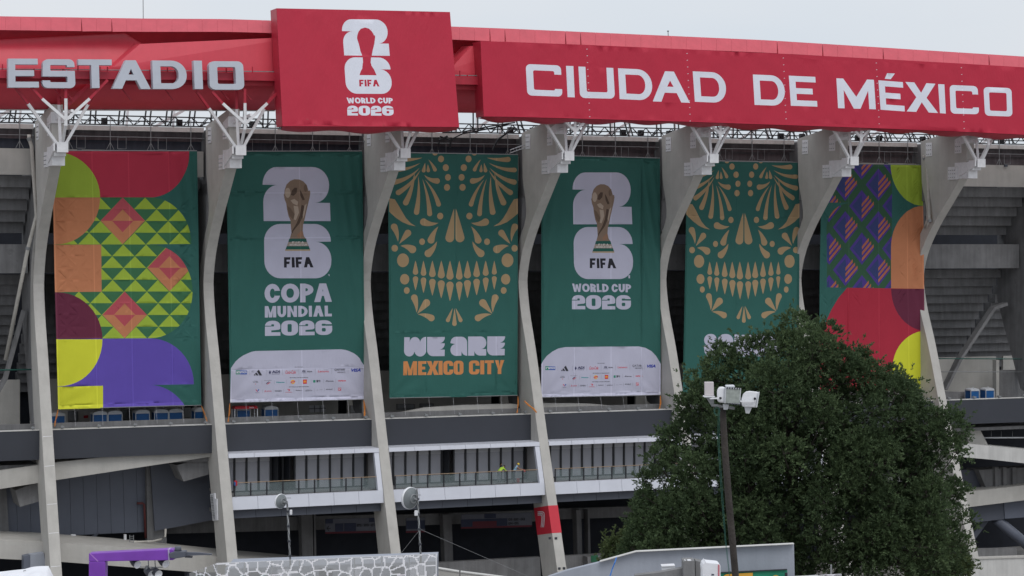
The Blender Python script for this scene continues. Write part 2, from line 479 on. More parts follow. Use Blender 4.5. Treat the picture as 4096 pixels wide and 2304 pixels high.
def printed(name, outline, ops, base, place, material, parent, step, smooth=True):
    """print surface: outline and shapes given in plane coordinates, place(x, y) -> world point"""
    vs, T, cols = cdt(outline, ops, gridpts(outline, step))
    me = bpy.data.meshes.new(name)
    me.from_pydata([tuple(place(v[0], v[1])) for v in vs], [], T)
    at_ = me.attributes.new('ink', 'FLOAT_COLOR', 'CORNER')
    buf = []
    for c in cols:
        c = base if c is None else c
        buf += [c[0], c[1], c[2], 1.0] * 3
    at_.data.foreach_set('color', buf)
    if smooth: me.polygons.foreach_set('use_smooth', [True] * len(me.polygons))
    me.materials.append(material)
    me.update()
    return link(name, me, parent)
def relief(name, ops, place, depth_place, material, parent):
    """solid letter: union of shapes extruded from place() back to depth_place()"""
    vs, T, cols = cdt(None, ops, [])
    sel = [t for t, c in zip(T, cols) if c is not None]
    n = len(vs)
    V = [tuple(place(v[0], v[1])) for v in vs] + [tuple(depth_place(v[0], v[1])) for v in vs]
    F = list(sel) + [tuple(i + n for i in reversed(t)) for t in sel]
    ed = {}
    for t in sel:
        for i in range(3):
            a, b = t[i], t[(i + 1) % 3]
            k = (min(a, b), max(a, b)); ed.setdefault(k, []).append((a, b))
    for k, l in ed.items():
        if len(l) == 1:
            a, b = l[0]; F.append((b, a, a + n, b + n))
    m = MB(); m.v = V; m.f = F
    o = m.build(name, material, parent)
    bm = bmesh.new(); bm.from_mesh(o.data)
    bmesh.ops.delete(bm, geom=[v for v in bm.verts if not v.link_faces], context='VERTS')
    bmesh.ops.recalc_face_normals(bm, faces=bm.faces)
    bm.to_mesh(o.data); bm.free()
    return o

# ================================================================== ground
def ground_z(y):
    t = min(1, max(0, (140 - y) / 60.0)); t = t * t * (3 - 2 * t)
    return 17.0 * t
m = MB()
ys = [-1500, -200, 0, 40, 70, 80, 90, 100, 110, 120, 130, 140, 160, 200, 300, 600, 3000]
for y0, y1 in zip(ys, ys[1:]):
    m.poly([(-2500, y0, ground_z(y0)), (2500, y0, ground_z(y0)), (2500, y1, ground_z(y1)), (-2500, y1, ground_z(y1))])
tag(m.build('ground', M_ground, fix=False), kind='structure')

# ================================================================== stadium
stadium = thing('stadium', 'concrete stadium with slanting ribs and a red roof edge, filling the whole view', 'stadium', W(0, 0, 0))
RX = [-36.9, -24.3, -11.9, 1.23, 13.55, 26.2, 38.3, 50.6]
RS = [x / CA for x in RX]
TH = 0.85
BAY = {-1: (RS[0] - 16.0, RS[0] - TH)}
for k in range(7): BAY[k] = (RS[k], RS[k + 1] - TH)
BAY[7] = (RS[7], RS[7] + 6)

def smooth_chain(P, n=4):
    out = []
    for i in range(len(P) - 1):
        p0, p1, p2, p3 = P[max(i - 1, 0)], P[i], P[i + 1], P[min(i + 2, len(P) - 1)]
        for j in range(n):
            t = j / n
            out.append(tuple(0.5 * (2 * p1[a] + (p2[a] - p0[a]) * t + (2 * p0[a] - 5 * p1[a] + 4 * p2[a] - p3[a]) * t * t + (3 * p1[a] - p0[a] - 3 * p2[a] + p3[a]) * t ** 3) for a in (0, 1)))
    out.append(P[-1]); return out
outer = [(9.9, -0.3), (8.7, 2.95), (6.56, 8.7), (4.3, 14.8), (2.3, 20.6), (0.95, 23.9), (0.35, 26.2), (0.4, 27.6), (1.3, 29.6), (3.1, 31.8), (5.6, 34.2), (8.1, 36.6)]
inner = [(6.4, -0.3), (5.3, 2.95), (3.6, 8.0), (1.2, 14), (-0.4, 20), (-1.0, 24), (-0.9, 27.6), (0.3, 30.2), (2.0, 32.5), (1.2, 35.5)]
OUT = smooth_chain(outer); INN = smooth_chain(inner)
FIN = OUT + [(8.35, 37.5), (8.3, 40.5), (1.0, 39.45)] + INN[::-1]
# split in convex-ish pieces so the n-gon never folds: build as strips between the two chains
def chain_at(ch, z):
    for (d0, z0), (d1, z1) in zip(ch, ch[1:]):
        if z0 <= z <= z1: return d0 + (d1 - d0) * (z - z0) / (z1 - z0)
    return ch[-1][0] if z > ch[-1][1] else ch[0][0]
OUTF = OUT + [(8.35, 37.5), (8.3, 40.5)]
INF = INN + [(1.0, 39.45), (1.0, 40.6)]
def fin_mesh(m, s0, s1, za, zb, n, grow=0.0, tilt=0.0):
    zs = [za + (zb - za) * i / n for i in range(n + 1)]
    L = [(chain_at(INF, z - tilt) - grow, z) for z in zs]; Rr = [(chain_at(OUTF, z) + grow, z) for z in zs]
    base = len(m.v)
    for (di, z), (do, _) in zip(L, Rr):
        zi = z if z < 39.2 else z - (z - 39.2) * 0.75
        zi -= tilt     # the head slopes down inwards
        for s, d, zz in ((s0, di, zi), (s0, do, z), (s1, do, z), (s1, di, zi)): m.v.append(tuple(W(s, d, zz)))
    for i in range(n):
        for k in range(4):
            a = base + i * 4 + k; b = base + i * 4 + (k + 1) % 4
            m.f.append((a, b, b + 4, a + 4))
    m.f.append(tuple(base + k for k in (3, 2, 1, 0))); m.f.append(tuple(base + n * 4 + k for k in range(4)))

def loc(px, py, d, k=0):
    s, z = pt(px, py, d); return (s - RS[k], d, z)
STRUTS = [  # c0 rib: world-relative polylines (white part, red part, half width)
    (loc(243, 597, 9.6), loc(112, 415, 10.2), loc(58, 345, 10.5)),
    (loc(243, 597, 9.6), loc(236, 420, 9.2), loc(236, 335, 9.0)),
    (loc(250, 597, 9.6), loc(352, 418, 9.6), loc(395, 345, 10.0)),
    (loc(264, 503, 10.9), loc(264, 394, 10.9), loc(264, 335, 10.9)),
    (loc(261, 477, 10.9), loc(168, 395, 10.9), loc(122, 345, 10.9)),
    (loc(267, 477, 10.9), loc(358, 395, 10.9), loc(430, 320, 10.9)),
]
rib_parts = []
for k in range(8):
    s1 = RS[k]; s0 = s1 - TH
    m = MB(); fin_mesh(m, s0, s1, -0.3, 40.5, 60)
    rib = m.build('concrete_rib', M_con, stadium, bevel=0.03)
    rib_parts.append(rib)
    # thinner web behind, carrying the upper stand
    m = MB()
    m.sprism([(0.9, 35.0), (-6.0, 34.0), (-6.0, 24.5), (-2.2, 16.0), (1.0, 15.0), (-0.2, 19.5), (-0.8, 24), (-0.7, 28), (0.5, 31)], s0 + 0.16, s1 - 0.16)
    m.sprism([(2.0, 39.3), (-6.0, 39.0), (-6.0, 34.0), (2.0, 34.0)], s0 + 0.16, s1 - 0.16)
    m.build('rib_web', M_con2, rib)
    # steel shoe at the rib nose and its arm
    m = MB()
    m.fbox(s0 - 0.05, s1 + 0.05, 6.6, 8.75, 35.9, 37.35)
    m.fbox(s0 - 0.02, s1 + 0.02, 8.75, 9.35, 36.6, 37.5)
    m.sprism([(7.4, 36.1), (9.9, 36.95), (9.9, 37.55), (7.4, 37.1)], s0 - 0.16, s0 - 0.05)
    m.fbox(s1 - 0.75, s1 + 0.08, 9.35, 9.95, 36.85, 37.6)
    m.fbox(s0 - 0.12, s0, 5.6, 7.0, 35.85, 37.0)
    m.build('steel_shoe', M_steel, rib)
    bm_ = MB()
    for i in range(4):
        for j in range(3):
            c = W(s0 - 0.14, 5.8 + 0.3 * i, 36.05 + 0.32 * j)
            bm_.box(c.x - .03, c.x + .03, c.y - .05, c.y + .05, c.z - .03, c.z + .03)
    for (dd, zz) in ((1.95, 38.1), (6.6, 38.2)):
        m = MB(); m.fbox(s0 - 0.05, s0, dd, dd + 1.0, zz, zz + 1.25); m.build('bolt_plate', M_steel, rib)
        for i in range(3):
            for j in range(3):
                c = W(s0 - 0.07, dd + 0.2 + 0.3 * i, zz + 0.2 + 0.4 * j)
                bm_.box(c.x - .03, c.x + .03, c.y - .05, c.y + .05, c.z - .035, c.z + .035)
    bm_.build('bolts', M_grey, rib)
    m = MB()
    m.sprism([(6.8, 38.9), (8.5, 39.1), (8.5, 39.9), (6.8, 39.5)], s0 - 0.10, s1 + 0.1)
    m.tube([W(s0 + 0.3, 8.4, 39.4), W(s1 + 0.2, 10.9, 39.9)], 0.14, 4)
    m.build('head_clamp', M_steel, rib)
    for a, b, c in STRUTS:
        A_, B_, C_ = (W(s1 + p[0], p[1], p[2]) for p in (a, b, c))
        m = MB(); m.tube([A_, B_], 0.145, 4); m.build('roof_strut', M_steel, rib)
        m = MB(); m.tube([B_, C_], 0.135, 4); m.build('roof_strut', M_redbeam, rib, label='upper end of the strut, painted red')
    m = MB(); m.tube([W(s1 + loc(250, 590, 9.6)[0], 9.6, 37.4), W(s1 + loc(262, 500, 10.9)[0], 10.9, loc(262, 500, 10.9)[2])], 0.13, 4)
    m.build('roof_strut', M_steel, rib)

# white lime streak along the ridge of the second rib and repair lines on the first
m = MB()
for z in (15.2, 13.0, 10.2, 8.1, 5.7, 3.7):
    d = chain_at(OUTF, z) + 0.012; d2 = chain_at(OUTF, z + 0.05) + 0.012
    m.poly([W(RS[0] - TH + 0.06, d, z), W(RS[0] - 0.06, d, z + 0.03), W(RS[0] - 0.06, d2, z + 0.06), W(RS[0] - TH + 0.06, d2, z + 0.04)])
m.build('chalk_line', M_steel, rib_parts[0])

# rib seven: painted band and the three-line numeral
m = MB(); fin_mesh(m, RS[3] - TH - 0.012, RS[3] + 0.012, 6.1, 8.28, 6, 0.012, 0.55)
band = m.build('painted_band', M_redband, rib_parts[3], label='red painted band with a striped white numeral 7')
def flank(px, py, k=3):
    sp = RS[k] - TH - 0.03
    u = (px - 2048) / FPX   # ray meets the plane s = sp
    d = (u * (FO + sp * SA) - sp * CA) / (SA + u * CA)
    Y = FO + sp * SA - d * CA
    return W(sp, d, ZC - (py - HOR) / FPX * Y)
for i in range(3):
    o = i * 4.0
    zo7 = lambda p: (2168 + (p[0] - 2168) * 1.18, 2078 + (p[1] - 2078) * 1.15)
    L = [(2153, 2050 + o * 1.35), (2170 - o * .3, 2050 + o * 1.35), (2175 - o * .9, 2053 + o * 1.4), (2177 - o * 1.05, 2060 + o), (2177 - o * 1.05, 2080), (2174.5 - o * 1.1, 2105)]
    m = MB()
    L = [zo7(p) for p in L]
    for a, b in zip(L, L[1:]):
        horiz = abs(a[0] - b[0]) > abs(a[1] - b[1])
        w_ = (0, 3.4) if horiz else (2.5, 0)
        m.poly([flank(*a), flank(*b), flank(b[0] + w_[0] * -1, b[1] + w_[1]), flank(a[0] + w_[0] * -1, a[1] + w_[1])])
    m.build('numeral', M_whitep, band, fix=False)
for (px, py) in ((2209, 2156), (2233, 2156), (2243, 2276), (2262, 2275)):
    s, z = pt(px, py, 8.2 if py < 2200 else 8.9)
    m = MB(); dd = chain_at(OUTF, z); m.fbox(s - .10, s + .10, dd, dd + .08, z - .09, z + .09); m.build('anchor_bolt', M_dark, rib_parts[3])

# raised letter plate bolted to the second rib
def flankz(k, d, z, off=0.03): return W(RS[k] - TH - off, d, z)
P_ = [(846, 1976), (863, 1972), (865, 1994), (872, 1996), (874, 2081), (856, 2083)]
m = MB(); m.prism([flank(x, y, 1) for x, y in P_], [flank(x, y, 1) - Vector(W(0.12, 0, 0) - W(0, 0, 0)) for x, y in P_])
plate = m.build('letter_plate', M_white, rib_parts[1])
random.seed(21)
for i in range(15):      # raised, sideways capitals too worn to read
    y = 1982 + i * 6.6; x = 853 + (y - 1976) * .105; sh = Vector(W(0.14, 0, 0) - W(0, 0, 0))
    m = MB(); hh = random.choice((1.2, 2.4))
    Q_ = [(x - 3.5, y), (x + 4, y - .6), (x + 4, y + hh), (x - 3.5, y + hh + .6)]
    m.prism([flank(*q_, 1) - sh for q_ in Q_], [flank(*q_, 1) - sh * 1.5 for q_ in Q_]); m.build('raised_letter', M_grey, plate)

# ---- stepped underside of the upper stand, beams
for k in range(-1, 8):
    s0, s1 = BAY[k]
    m = MB(); m.fbox(s0, s1, -0.6, 0.3, 35.45, 37.5); m.build('edge_beam', M_con, stadium)
    m = MB(); m.fbox(s0, s1, -1.2, 0.45, 39.05, 39.42); m.build('slab_edge', M_conL, stadium)
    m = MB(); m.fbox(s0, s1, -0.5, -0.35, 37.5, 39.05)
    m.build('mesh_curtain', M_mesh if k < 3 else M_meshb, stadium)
    m = MB(); m.fbox(s0, s1, -0.2, -0.15, 38.3, 39.05); m.build('roller_sheet', M_meshb, stadium)
    for i in range(5):
        z1 = 35.45 - 0.9 * i; d1 = -0.9 - 0.85 * i
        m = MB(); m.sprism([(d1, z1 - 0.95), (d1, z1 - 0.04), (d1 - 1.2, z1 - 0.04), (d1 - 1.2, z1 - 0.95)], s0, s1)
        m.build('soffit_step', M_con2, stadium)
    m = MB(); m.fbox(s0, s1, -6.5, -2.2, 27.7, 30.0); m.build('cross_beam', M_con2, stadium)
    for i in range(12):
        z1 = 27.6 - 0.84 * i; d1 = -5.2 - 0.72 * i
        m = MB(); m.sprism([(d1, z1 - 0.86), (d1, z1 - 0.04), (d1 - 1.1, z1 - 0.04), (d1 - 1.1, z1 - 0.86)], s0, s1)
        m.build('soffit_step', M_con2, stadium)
    # concourse: floor, parapet cladding, kerb, rear wall
    m = MB(); m.fbox(s0, s1, -14, 2.7, 14.1, 14.38); m.build('concourse_floor', M_con2, stadium)
    m = MB(); m.fbox(s0, s1, -6.3, -6.0, 14.38, 19.0); m.build('concourse_wall', M_con, stadium)
    m = MB(); m.fbox(s0, s1, 2.7, 3.05, 13.35, 15.6); m.build('parapet_cladding', M_dark, stadium)
    m = MB(); m.fbox(s0, s1, 2.5, 3.09, 15.6, 15.66); m.build('parapet_cap', M_conL, stadium)
    if k < 6:
        m = MB(); m.fbox(s0, s1, 0.6, 0.9, 14.38, 15.95); m.build('kerb_wall', M_con2, stadium)
    n = 5; fx = None
    for i in range(n):
        s = s0 + 0.9 + (s1 - s0 - 1.4) * i / (n - 1)
        if fx is None:
            m = MB(); m.fbox(-0.14, 0.14, -0.1, 0.25, 0.0, 0.10); m.fbox(-0.05, 0.05, -0.02, 0.03, -0.15, 0.16)
            m.v = [tuple(Vector(v) - W(0, 0, 0)) for v in m.v]
            fx = m.build('parapet_lamp', M_grey, stadium, local=False)
            base = fx.matrix_parent_inverse.copy()
        else:
            c = fx.copy(); C.objects.link(c); fx_ = c
        (fx if i == 0 else c).location = W(s, 2.95, 15.78)
    # lower hall: rear wall, ceiling
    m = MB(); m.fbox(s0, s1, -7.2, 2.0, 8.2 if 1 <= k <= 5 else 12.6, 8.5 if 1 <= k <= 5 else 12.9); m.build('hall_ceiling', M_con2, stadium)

m = MB(); m.fbox(BAY[-1][0], BAY[7][1], -14.6, -14.2, 0, 39.6); m.build('rear_wall', M_void, stadium)  # added behind the stand to block the sky; darkness put into its colour
m = MB(); m.fbox(BAY[-1][0], BAY[7][1], -7.6, -7.2, 0, 13.3); m.build('hall_wall', M_void, stadium)  # darkness of the void behind the hall put into its colour
# guard frames in front of the mesh band
for k in range(-1, 7):
    s0, s1 = BAY[k]
    m = MB(); m.tube([W(s0, 0.55, 38.55), W(s1, 0.55, 38.55)], 0.03, 5); m.build('guard_rail', M_grey, stadium)
    n = 4
    for i in range(n):
        s = s0 + 1.9 + (s1 - s0 - 3.0) * i / (n - 1)
        m = MB(); m.tube([W(s, 0.55, 37.52), W(s, 0.55, 40.0)], 0.035, 5)
        m.tube([W(s, 0.55, 38.1), W(s - 0.3, 0.55, 37.52)], 0.025, 5); m.tube([W(s, 0.55, 38.1), W(s + 0.3, 0.55, 37.52)], 0.025, 5)
        m.build('guard_post', M_grey, stadium)
        if i < n - 1:
            a = s + 0.6
            m = MB(); m.tube([W(a, 0.5, 37.6), W(a, 0.5, 38.5), W(a + 0.68, 0.5, 38.5), W(a + 0.68, 0.5, 37.6), W(a, 0.5, 37.6)], 0.03, 4)
            m.build('guard_frame', M_grey, stadium)
            m = MB(); m.fbox(a + 0.1, a + 0.4, 0.3, 0.5, 37.35, 37.55); m.build('junction_box', M_slate, stadium)

# black lattice girders under the roof edge
for k in range(-1, 7):
    s0, s1 = BAY[k]
    for dd, zb, zt, r, st in ((-1.6, 39.62, 40.35, 0.055, 1.35),):
        m = MB()
        for z in (zb, zt): m.tube([W(s0 - 0.8, dd, z), W(s1 + 0.8, dd, z)], r, 5)
        m.tube([W(s0 - 0.8, dd - 0.5, (zb + zt) / 2), W(s1 + 0.8, dd - 0.5, (zb + zt) / 2)], r, 5)
        x = s0 - 0.6; up = True
        while x < s1 + 0.5:
            m.tube([W(x, dd, zb if up else zt), W(x + st * 0.5, dd, zt if up else zb)], r * 0.8, 4, cap=False)
            m.tube([W(x, dd, zb if up else zt), W(x + st * 0.5, dd - 0.5, (zb + zt) / 2)], r * 0.6, 4, cap=False)
            x += st * 0.5; up = not up
        m.build('lattice_girder', M_black, stadium)
    random.seed(40 + k)
    x = s0 + 0.5
    while x < s1:
        lean = random.choice((-0.35, 0.3, 0.45))
        for q in (0, 0.42):
            m = MB(); m.tube([W(x + q, -2.6, 39.7), W(x + q + lean, -3.4, 41.9)], 0.07, 6); m.build('hanger_tube', M_black, stadium)
        if random.random() < 0.6:
            m = MB(); m.fbox(x + 0.9, x + 1.35, -2.6, -2.2, 39.72, 40.2); m.build('lamp_housing', M_black, stadium)
        if random.random() < 0.5:
            m = MB(); m.tube([W(x + 1.2, -5.0, 39.6), W(x + 1.5, -5.4, 42.2)], 0.10, 6); m.build('pale_post', M_steel, stadium)
        x += random.uniform(1.7, 2.4)
    m = MB(); m.tube([W(s1 - 3.0, -4.6, 39.6), W(s1 + 0.3, -4.0, 41.6)], 0.16, 4); m.build('pale_brace', M_steel, stadium)

# rain pipes on the ribs
def pipe(px, ds, r=0.15):
    P = []
    for (x, y), d in zip(px, ds):
        s, z = pt(x, y, d); P.append(W(s, d, z))
    m = MB(); m.tube(P, r, 10)
    o = m.build('rain_pipe', M_pipe, stadium, smooth=True)
    for i in (1, -2):
        c = MB(); v = (P[i + 1] - P[i]).normalized() if i > 0 else (P[-2] - P[-3]).normalized()
        c.tube([P[i] - v * 0.12, P[i] + v * 0.12], r * 1.25, 10); c.build('pipe_collar', M_grey, o)
pipe([(116, 538), (117, 556), (126, 584), (146, 862), (112, 992), (22, 1440)], [1.1, 1.1, 1.1, 1.7, 0.9, -1.2])
pipe([(1461, 548), (1463, 566), (1477, 588), (1492, 868), (1458, 975)], [1.1, 1.1, 1.1, 1.9, 0.6])
pipe([(2661, 588), (2664, 600), (2674, 622), (2690, 855), (2650, 935)], [1.4, 1.4, 1.6, 2.6, 1.0])
pipe([(3694, 622), (3699, 634), (3707, 655), (3719, 884), (3700, 912)], [1.6, 1.6, 1.8, 3.0, 2.4])

# ---- red roof edge
TOPS = [(-300, 60), (0, 65), (572, 74), (900, 76), (1024, 80), (1806, 106), (2048, 115), (3072, 161), (4096, 226), (4300, 240)]
BOTS = [(-300, 116), (0, 120), (572, 127), (900, 127), (1024, 130), (1806, 158), (2048, 168), (3072, 211), (4096, 269), (4300, 282)]
ROOFB = [(-300, 436), (0, 437), (1100, 441), (1900, 452), (2048, 456), (3072, 482), (4096, 520), (4300, 530)]
def itp(T, x):
    for (a, b), (c, d) in zip(T, T[1:]):
        if a <= x <= c: return b + (d - b) * (x - a) / (c - a)
x = -280.0; random.seed(3)
while x < 4240:
    x1 = x + 60.5; j = random.uniform(-0.012, 0.012)
    def q(px, py, d):
        s, z = pt(px, py, d); return W(s, d, z)
    t0, t1, b0, b1 = itp(TOPS, x), itp(TOPS, x1), itp(BOTS, x), itp(BOTS, x1)
    m = MB(); g = 0.22
    lift = 5 if random.random() < 0.08 else 0
    m.prism([q(x + g, t0, 8.3 + j), q(x1 - g, t1, 8.3 - j), q(x1 - g, b1, 9.2 - j), q(x + g + lift, b0 + lift * .3, 9.2 + j)],
            [q(x + g, t0 + 1, 8.0 + j), q(x1 - g, t1 + 1, 8.0 - j), q(x1 - g, b1 - 1, 8.95 - j), q(x + g, b0 - 1, 8.95 + j)])
    m.build('roof_trim_panel', M_redtrim, stadium)
    x = x1
m = MB(); xs = [-300 + 100 * i for i in range(47)]
def sheet(rows, name, mt, smooth=True):
    m = MB(); n = len(xs)
    for yf, d in rows:
        for x in xs:
            s, z = pt(x, yf(x), d(x) if callable(d) else d); m.v.append(tuple(W(s, d(x) if callable(d) else d, z)))
    for i in range(len(rows) - 1):
        for j in range(n - 1):
            a = i * n + j; m.f.append((a, a + 1, a + n + 1, a + n))
    o = m.build(name, mt, stadium, smooth=smooth); return o
SHT = lambda x: (157 - 28 * max(0, x) / 565) if x < 568 else 192 + max(0, x - 1100) * 0.03
T_ = lambda f: (lambda x: itp(BOTS, x) + f * (itp(ROOFB, x) - itp(BOTS, x)))
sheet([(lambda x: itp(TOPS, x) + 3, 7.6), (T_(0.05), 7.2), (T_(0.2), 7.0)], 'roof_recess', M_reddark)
sheet([(SHT, 7.3), (lambda x: SHT(x) + 4, 7.9), (T_(0.25), 8.3), (T_(0.40), 8.7), (T_(0.55), 8.9), (T_(0.68), 8.75), (T_(0.80), 8.2), (T_(0.9), 7.4), (T_(1.0), 6.3), (lambda x: itp(ROOFB, x) - 2, 4.0)], 'roof_shell', M_redroof)
m = MB(); m.slab([(-300, 436), (0, 437), (1100, 441), (1100, 445), (0, 441), (-300, 440)], 6.35, 0.2); m.build('shell_trim', M_conL, stadium)
def raised(P, top, th=1.5):
    a = []; b = []
    for i, (x, y) in enumerate(P):
        d = 9.3 if i in top else 9.75
        s, z = pt(x, y, d); a.append(W(s, d, z)); b.append(W(s - 0.25, d - th, z + 0.1))
    m = MB(); m.prism(a, b); m.build('folded_roof_panel', M_redroof, stadium)
raised([(560, 176), (1200, 147), (1200, 330), (395, 330), (452, 268)], (0, 1))
raised([(1886, 184), (2100, 178), (2100, 335), (1760, 335), (1802, 276)], (0, 1))
m = MB(); m.slab([(372, 335), (352, 335), (262, 415), (270, 425), (285, 418)], 9.0, 0.5); m.build('roof_fold_strip', M_redbeam, stadium)
# red box beam with its walkway rail
def line_box(name, ys_, d, th, x0=-300, x1=4300, mt=M_redbeam):
    f = lambda x: (281 + (x / 1024) * 10 if x < 1024 else 291 + (x - 1024) / 850 * 16)
    m = MB(); P = [(x0, f(x0) + ys_[0]), (x1, f(x1) + ys_[0]), (x1, f(x1) + ys_[1]), (x0, f(x0) + ys_[1])]
    m.slab(P, d, th); return m.build(name, mt, stadium)
line_box('roof_beam', (0, 31), 10.4, 0.5, -300, 1024); line_box('roof_beam', (0, 31), 10.4, 0.5, 1024, 2100)
line_box('beam_web', (31, 52), 9.9, 0.15, -300, 1024, M_reddark); line_box('beam_web', (31, 52), 9.9, 0.15, 1024, 2100, M_reddark)
for x0, x1 in ((-300, 1024), (1024, 1960)):
    f = lambda x: (281 + (x / 1024) * 10 if x < 1024 else 291 + (x - 1024) / 850 * 16)
    P = [(x, f(x) - 5) for x in (x0, x1)]
    m = MB(); m.tube([W(pt(x, y, 10.2)[0], 10.2, pt(x, y, 10.2)[1]) for x, y in P], 0.04, 6); m.build('walkway_rail', M_grey, stadium)
for x in (10, 136, 252, 312, 400, 430, 495, 600, 670, 700, 790, 905, 1010, 1840, 1870):
    f = 281 + (x / 1024) * 10 if x < 1024 else 291 + (x - 1024) / 850 * 16
    m = MB(); P = [(x, f + 1), (x, f - random.choice((8, 18, 24)))]
    m.tube([W(pt(a, b, 10.25)[0], 10.25, pt(a, b, 10.25)[1]) for a, b in P], 0.05, 5); m.build('rail_post', M_redbeam, stadium)
for x in (200, 235, 470, 640, 860, 950):
    m = MB(); m.slab([(x, 335), (x + 5, 335), (x + 60, 400), (x + 52, 400)], 9.3, 0.15); m.build('roof_purlin', M_redbeam, stadium)

# ---- glazed lounges between the ribs
def lounge(k, doors=()):
    s0, s1 = BAY[k]
    P = thing('glazed_lounge', {1: 'glazed lounge whose windows have one wide black open doorway near the middle',
                                2: 'glazed lounge with workers on its balcony, left of the red numbered rib',
                                3: 'glazed lounge right of the rib numbered 7, its right end behind the tree',
                                4: 'glazed lounge almost hidden behind the big tree'}[k], 'balcony', W(s0, 3, 9), group='glazed lounges under the charcoal parapet')
    ztop = pt(1514, 1792, 4.8)[1]; zt2 = ztop - 0.33; zfl = pt(1538, 1962, 6.0)[1]; zf2 = pt(1538, 2010, 6.0)[1]; zf3 = pt(1538, 2043, 5.4)[1]
    n = 6
    for i in range(n):
        a = s0 + (s1 - s0) * i / n; b = s0 + (s1 - s0) * (i + 1) / n
        m = MB(); m.sprism([(4.9, ztop), (4.97, zt2), (2.6, zt2), (2.6, ztop)], a + 0.012, b - 0.012); m.build('head_panel', M_panel, P)
        m = MB(); m.sprism([(5.95, zfl), (6.12, zf2), (5.6, zf2), (5.6, zfl)], a + 0.012, b - 0.012); m.build('fascia_panel', M_panel, P)
        m = MB(); m.sprism([(5.35, zf2), (5.45, zf3), (5.0, zf3), (5.0, zf2)], a + 0.012, b - 0.012); m.build('skirt_panel', M_slate, P)
    m = MB(); m.sprism([(4.9, zt2), (5.95, zfl), (5.55, zfl), (4.5, zt2)], s1 - 0.42, s1 - 0.02); m.build('side_frame', M_panel, P)
    m = MB(); m.sprism([(4.5, zt2), (5.5, zfl), (2.6, zfl), (2.6, zt2)], s1 - 0.2, s1 - 0.03); m.build('side_reveal', M_int, P)
    m = MB(); m.fbox(s0, s1, -1.5, 5.6, zfl - 0.25, zfl); m.build('lounge_floor', M_con2, P)
    m = MB(); m.fbox(s0, s1, -1.5, 4.4, zt2, ztop - 0.02); m.build('lounge_ceiling', M_int, P)
    m = MB(); m.fbox(s0, s1, -1.7, -1.5, zfl, zt2); m.build('lounge_wall', M_int, P)
    w0, w1 = s0 + 0.1, s1 - 0.45
    m = MB(); m.fbox(w0, w1, 2.5, 2.68, zt2 - 0.16, zt2 - 0.01); m.fbox(w0, w1, 2.5, 2.68, zfl, zfl + 0.1); m.build('window_frame', M_frame, P)
    N_ = 12
    for i in range(N_ + 1):
        s = w0 + (w1 - w0) * i / N_
        m = MB(); m.fbox(s - 0.075, s + 0.075, 2.52, 2.70, zfl + 0.1, zt2 - 0.16); m.build('mullion', M_frame, P)
        if i < N_:
            e = w0 + (w1 - w0) * (i + 1) / N_
            if i in doors:
                m = MB(); m.prism([W(s + 0.1, 2.6, zfl + 0.1), W(s + 0.35, 3.45, zfl + 0.1), W(s + 0.39, 3.43, zfl + 0.1), W(s + 0.14, 2.58, zfl + 0.1)],
                                  [W(s + 0.1, 2.6, zt2 - 0.16), W(s + 0.35, 3.45, zt2 - 0.16), W(s + 0.39, 3.43, zt2 - 0.16), W(s + 0.14, 2.58, zt2 - 0.16)])
                m.build('open_door', M_frame, P)
                m = MB(); m.fbox(s + .1, e - .1, 0.9, 1.0, zfl, zt2 - .16); m.build('dark_curtain', M_void, P)  # near-black sheet added for the shade inside the open doorway
                continue
            m = MB(); m.fbox(s + 0.085, e - 0.085, 2.58, 2.60, zfl + 0.1, zt2 - 0.16); m.build('window_pane', M_glass, P)
            m = MB(); m.fbox(s + 0.09, e - 0.09, 2.50, 2.53, zt2 - 0.80 - random.uniform(0, .06), zt2 - 0.16); m.build('roller_blind', M_white, P)
            m = MB(); m.fbox(s + 0.08, e - 0.08, 2.605, 2.612, zt2 - 0.58, zt2 - 0.17); m.build('frosted_band', M_blindband, P)  # pale strip added outside the glass to stand for the blind
    # balustrade
    rz = zfl + 1.08; n = 9
    m = MB(); m.tube([W(s0 + 0.3, 5.45, rz), W(s1 - 0.3, 5.45, rz)], 0.032, 6); m.build('handrail', M_wood, P)
    for i in range(n + 1):
        s = s0 + 0.35 + (s1 - s0 - 0.7) * i / n
        m = MB(); m.fbox(s - 0.045, s + 0.045, 5.4, 5.5, zfl, rz); m.build('rail_post', M_frame, P)
        if i < n:
            e = s0 + 0.35 + (s1 - s0 - 0.7) * (i + 1) / n
            m = MB(); m.fbox(s + 0.06, e - 0.06, 5.43, 5.45, zfl + 0.06, rz - 0.1); m.build('glass_panel', M_rail, P)
    return zfl
for k in (1, 2, 3, 4): ZFL = lounge(k, {1: (4, 5), 2: (5,)}.get(k, ()))

# ---- shapes of the lower storeys, each on its own plane
def slab(name, mt, P, d, th, label=None, parent=None):
    m = MB(); m.slab(P, d, th); return m.build(name, mt, parent or stadium, label=label)
slab('ramp_beam', M_con, [(-200, 1912), (0, 1881), (228, 1849), (470, 1822), (862, 1804), (862, 1824), (600, 1863), (240, 1918), (0, 1956), (-200, 1990)], 2.55, 3.5)
for i in range(11):
    x0 = 8 + 53.5 * i; x1 = x0 + 52.4
    f = lambda x: 2152 - (x - 30) / 560 * 25
    slab('wall_panel', M_panelb, [(x0, 1800), (x1, 1800), (x1 + 10, f(x1)), (x0 + 10, f(x0))], -2.5, 0.2)
slab('angled_wall', M_slate, [(598, 1800), (840, 1800), (862, 2078), (620, 2124)], -1.2, 0.3)
slab('hall_column', M_con2, [(586, 1800), (606, 1800), (622, 2115), (665, 2118), (668, 2210), (590, 2210)], -1.8, 0.6)
slab('corbel', M_con2, [(705, 1862), (828, 1826), (842, 1896), (735, 1926)], 1.6, 3)
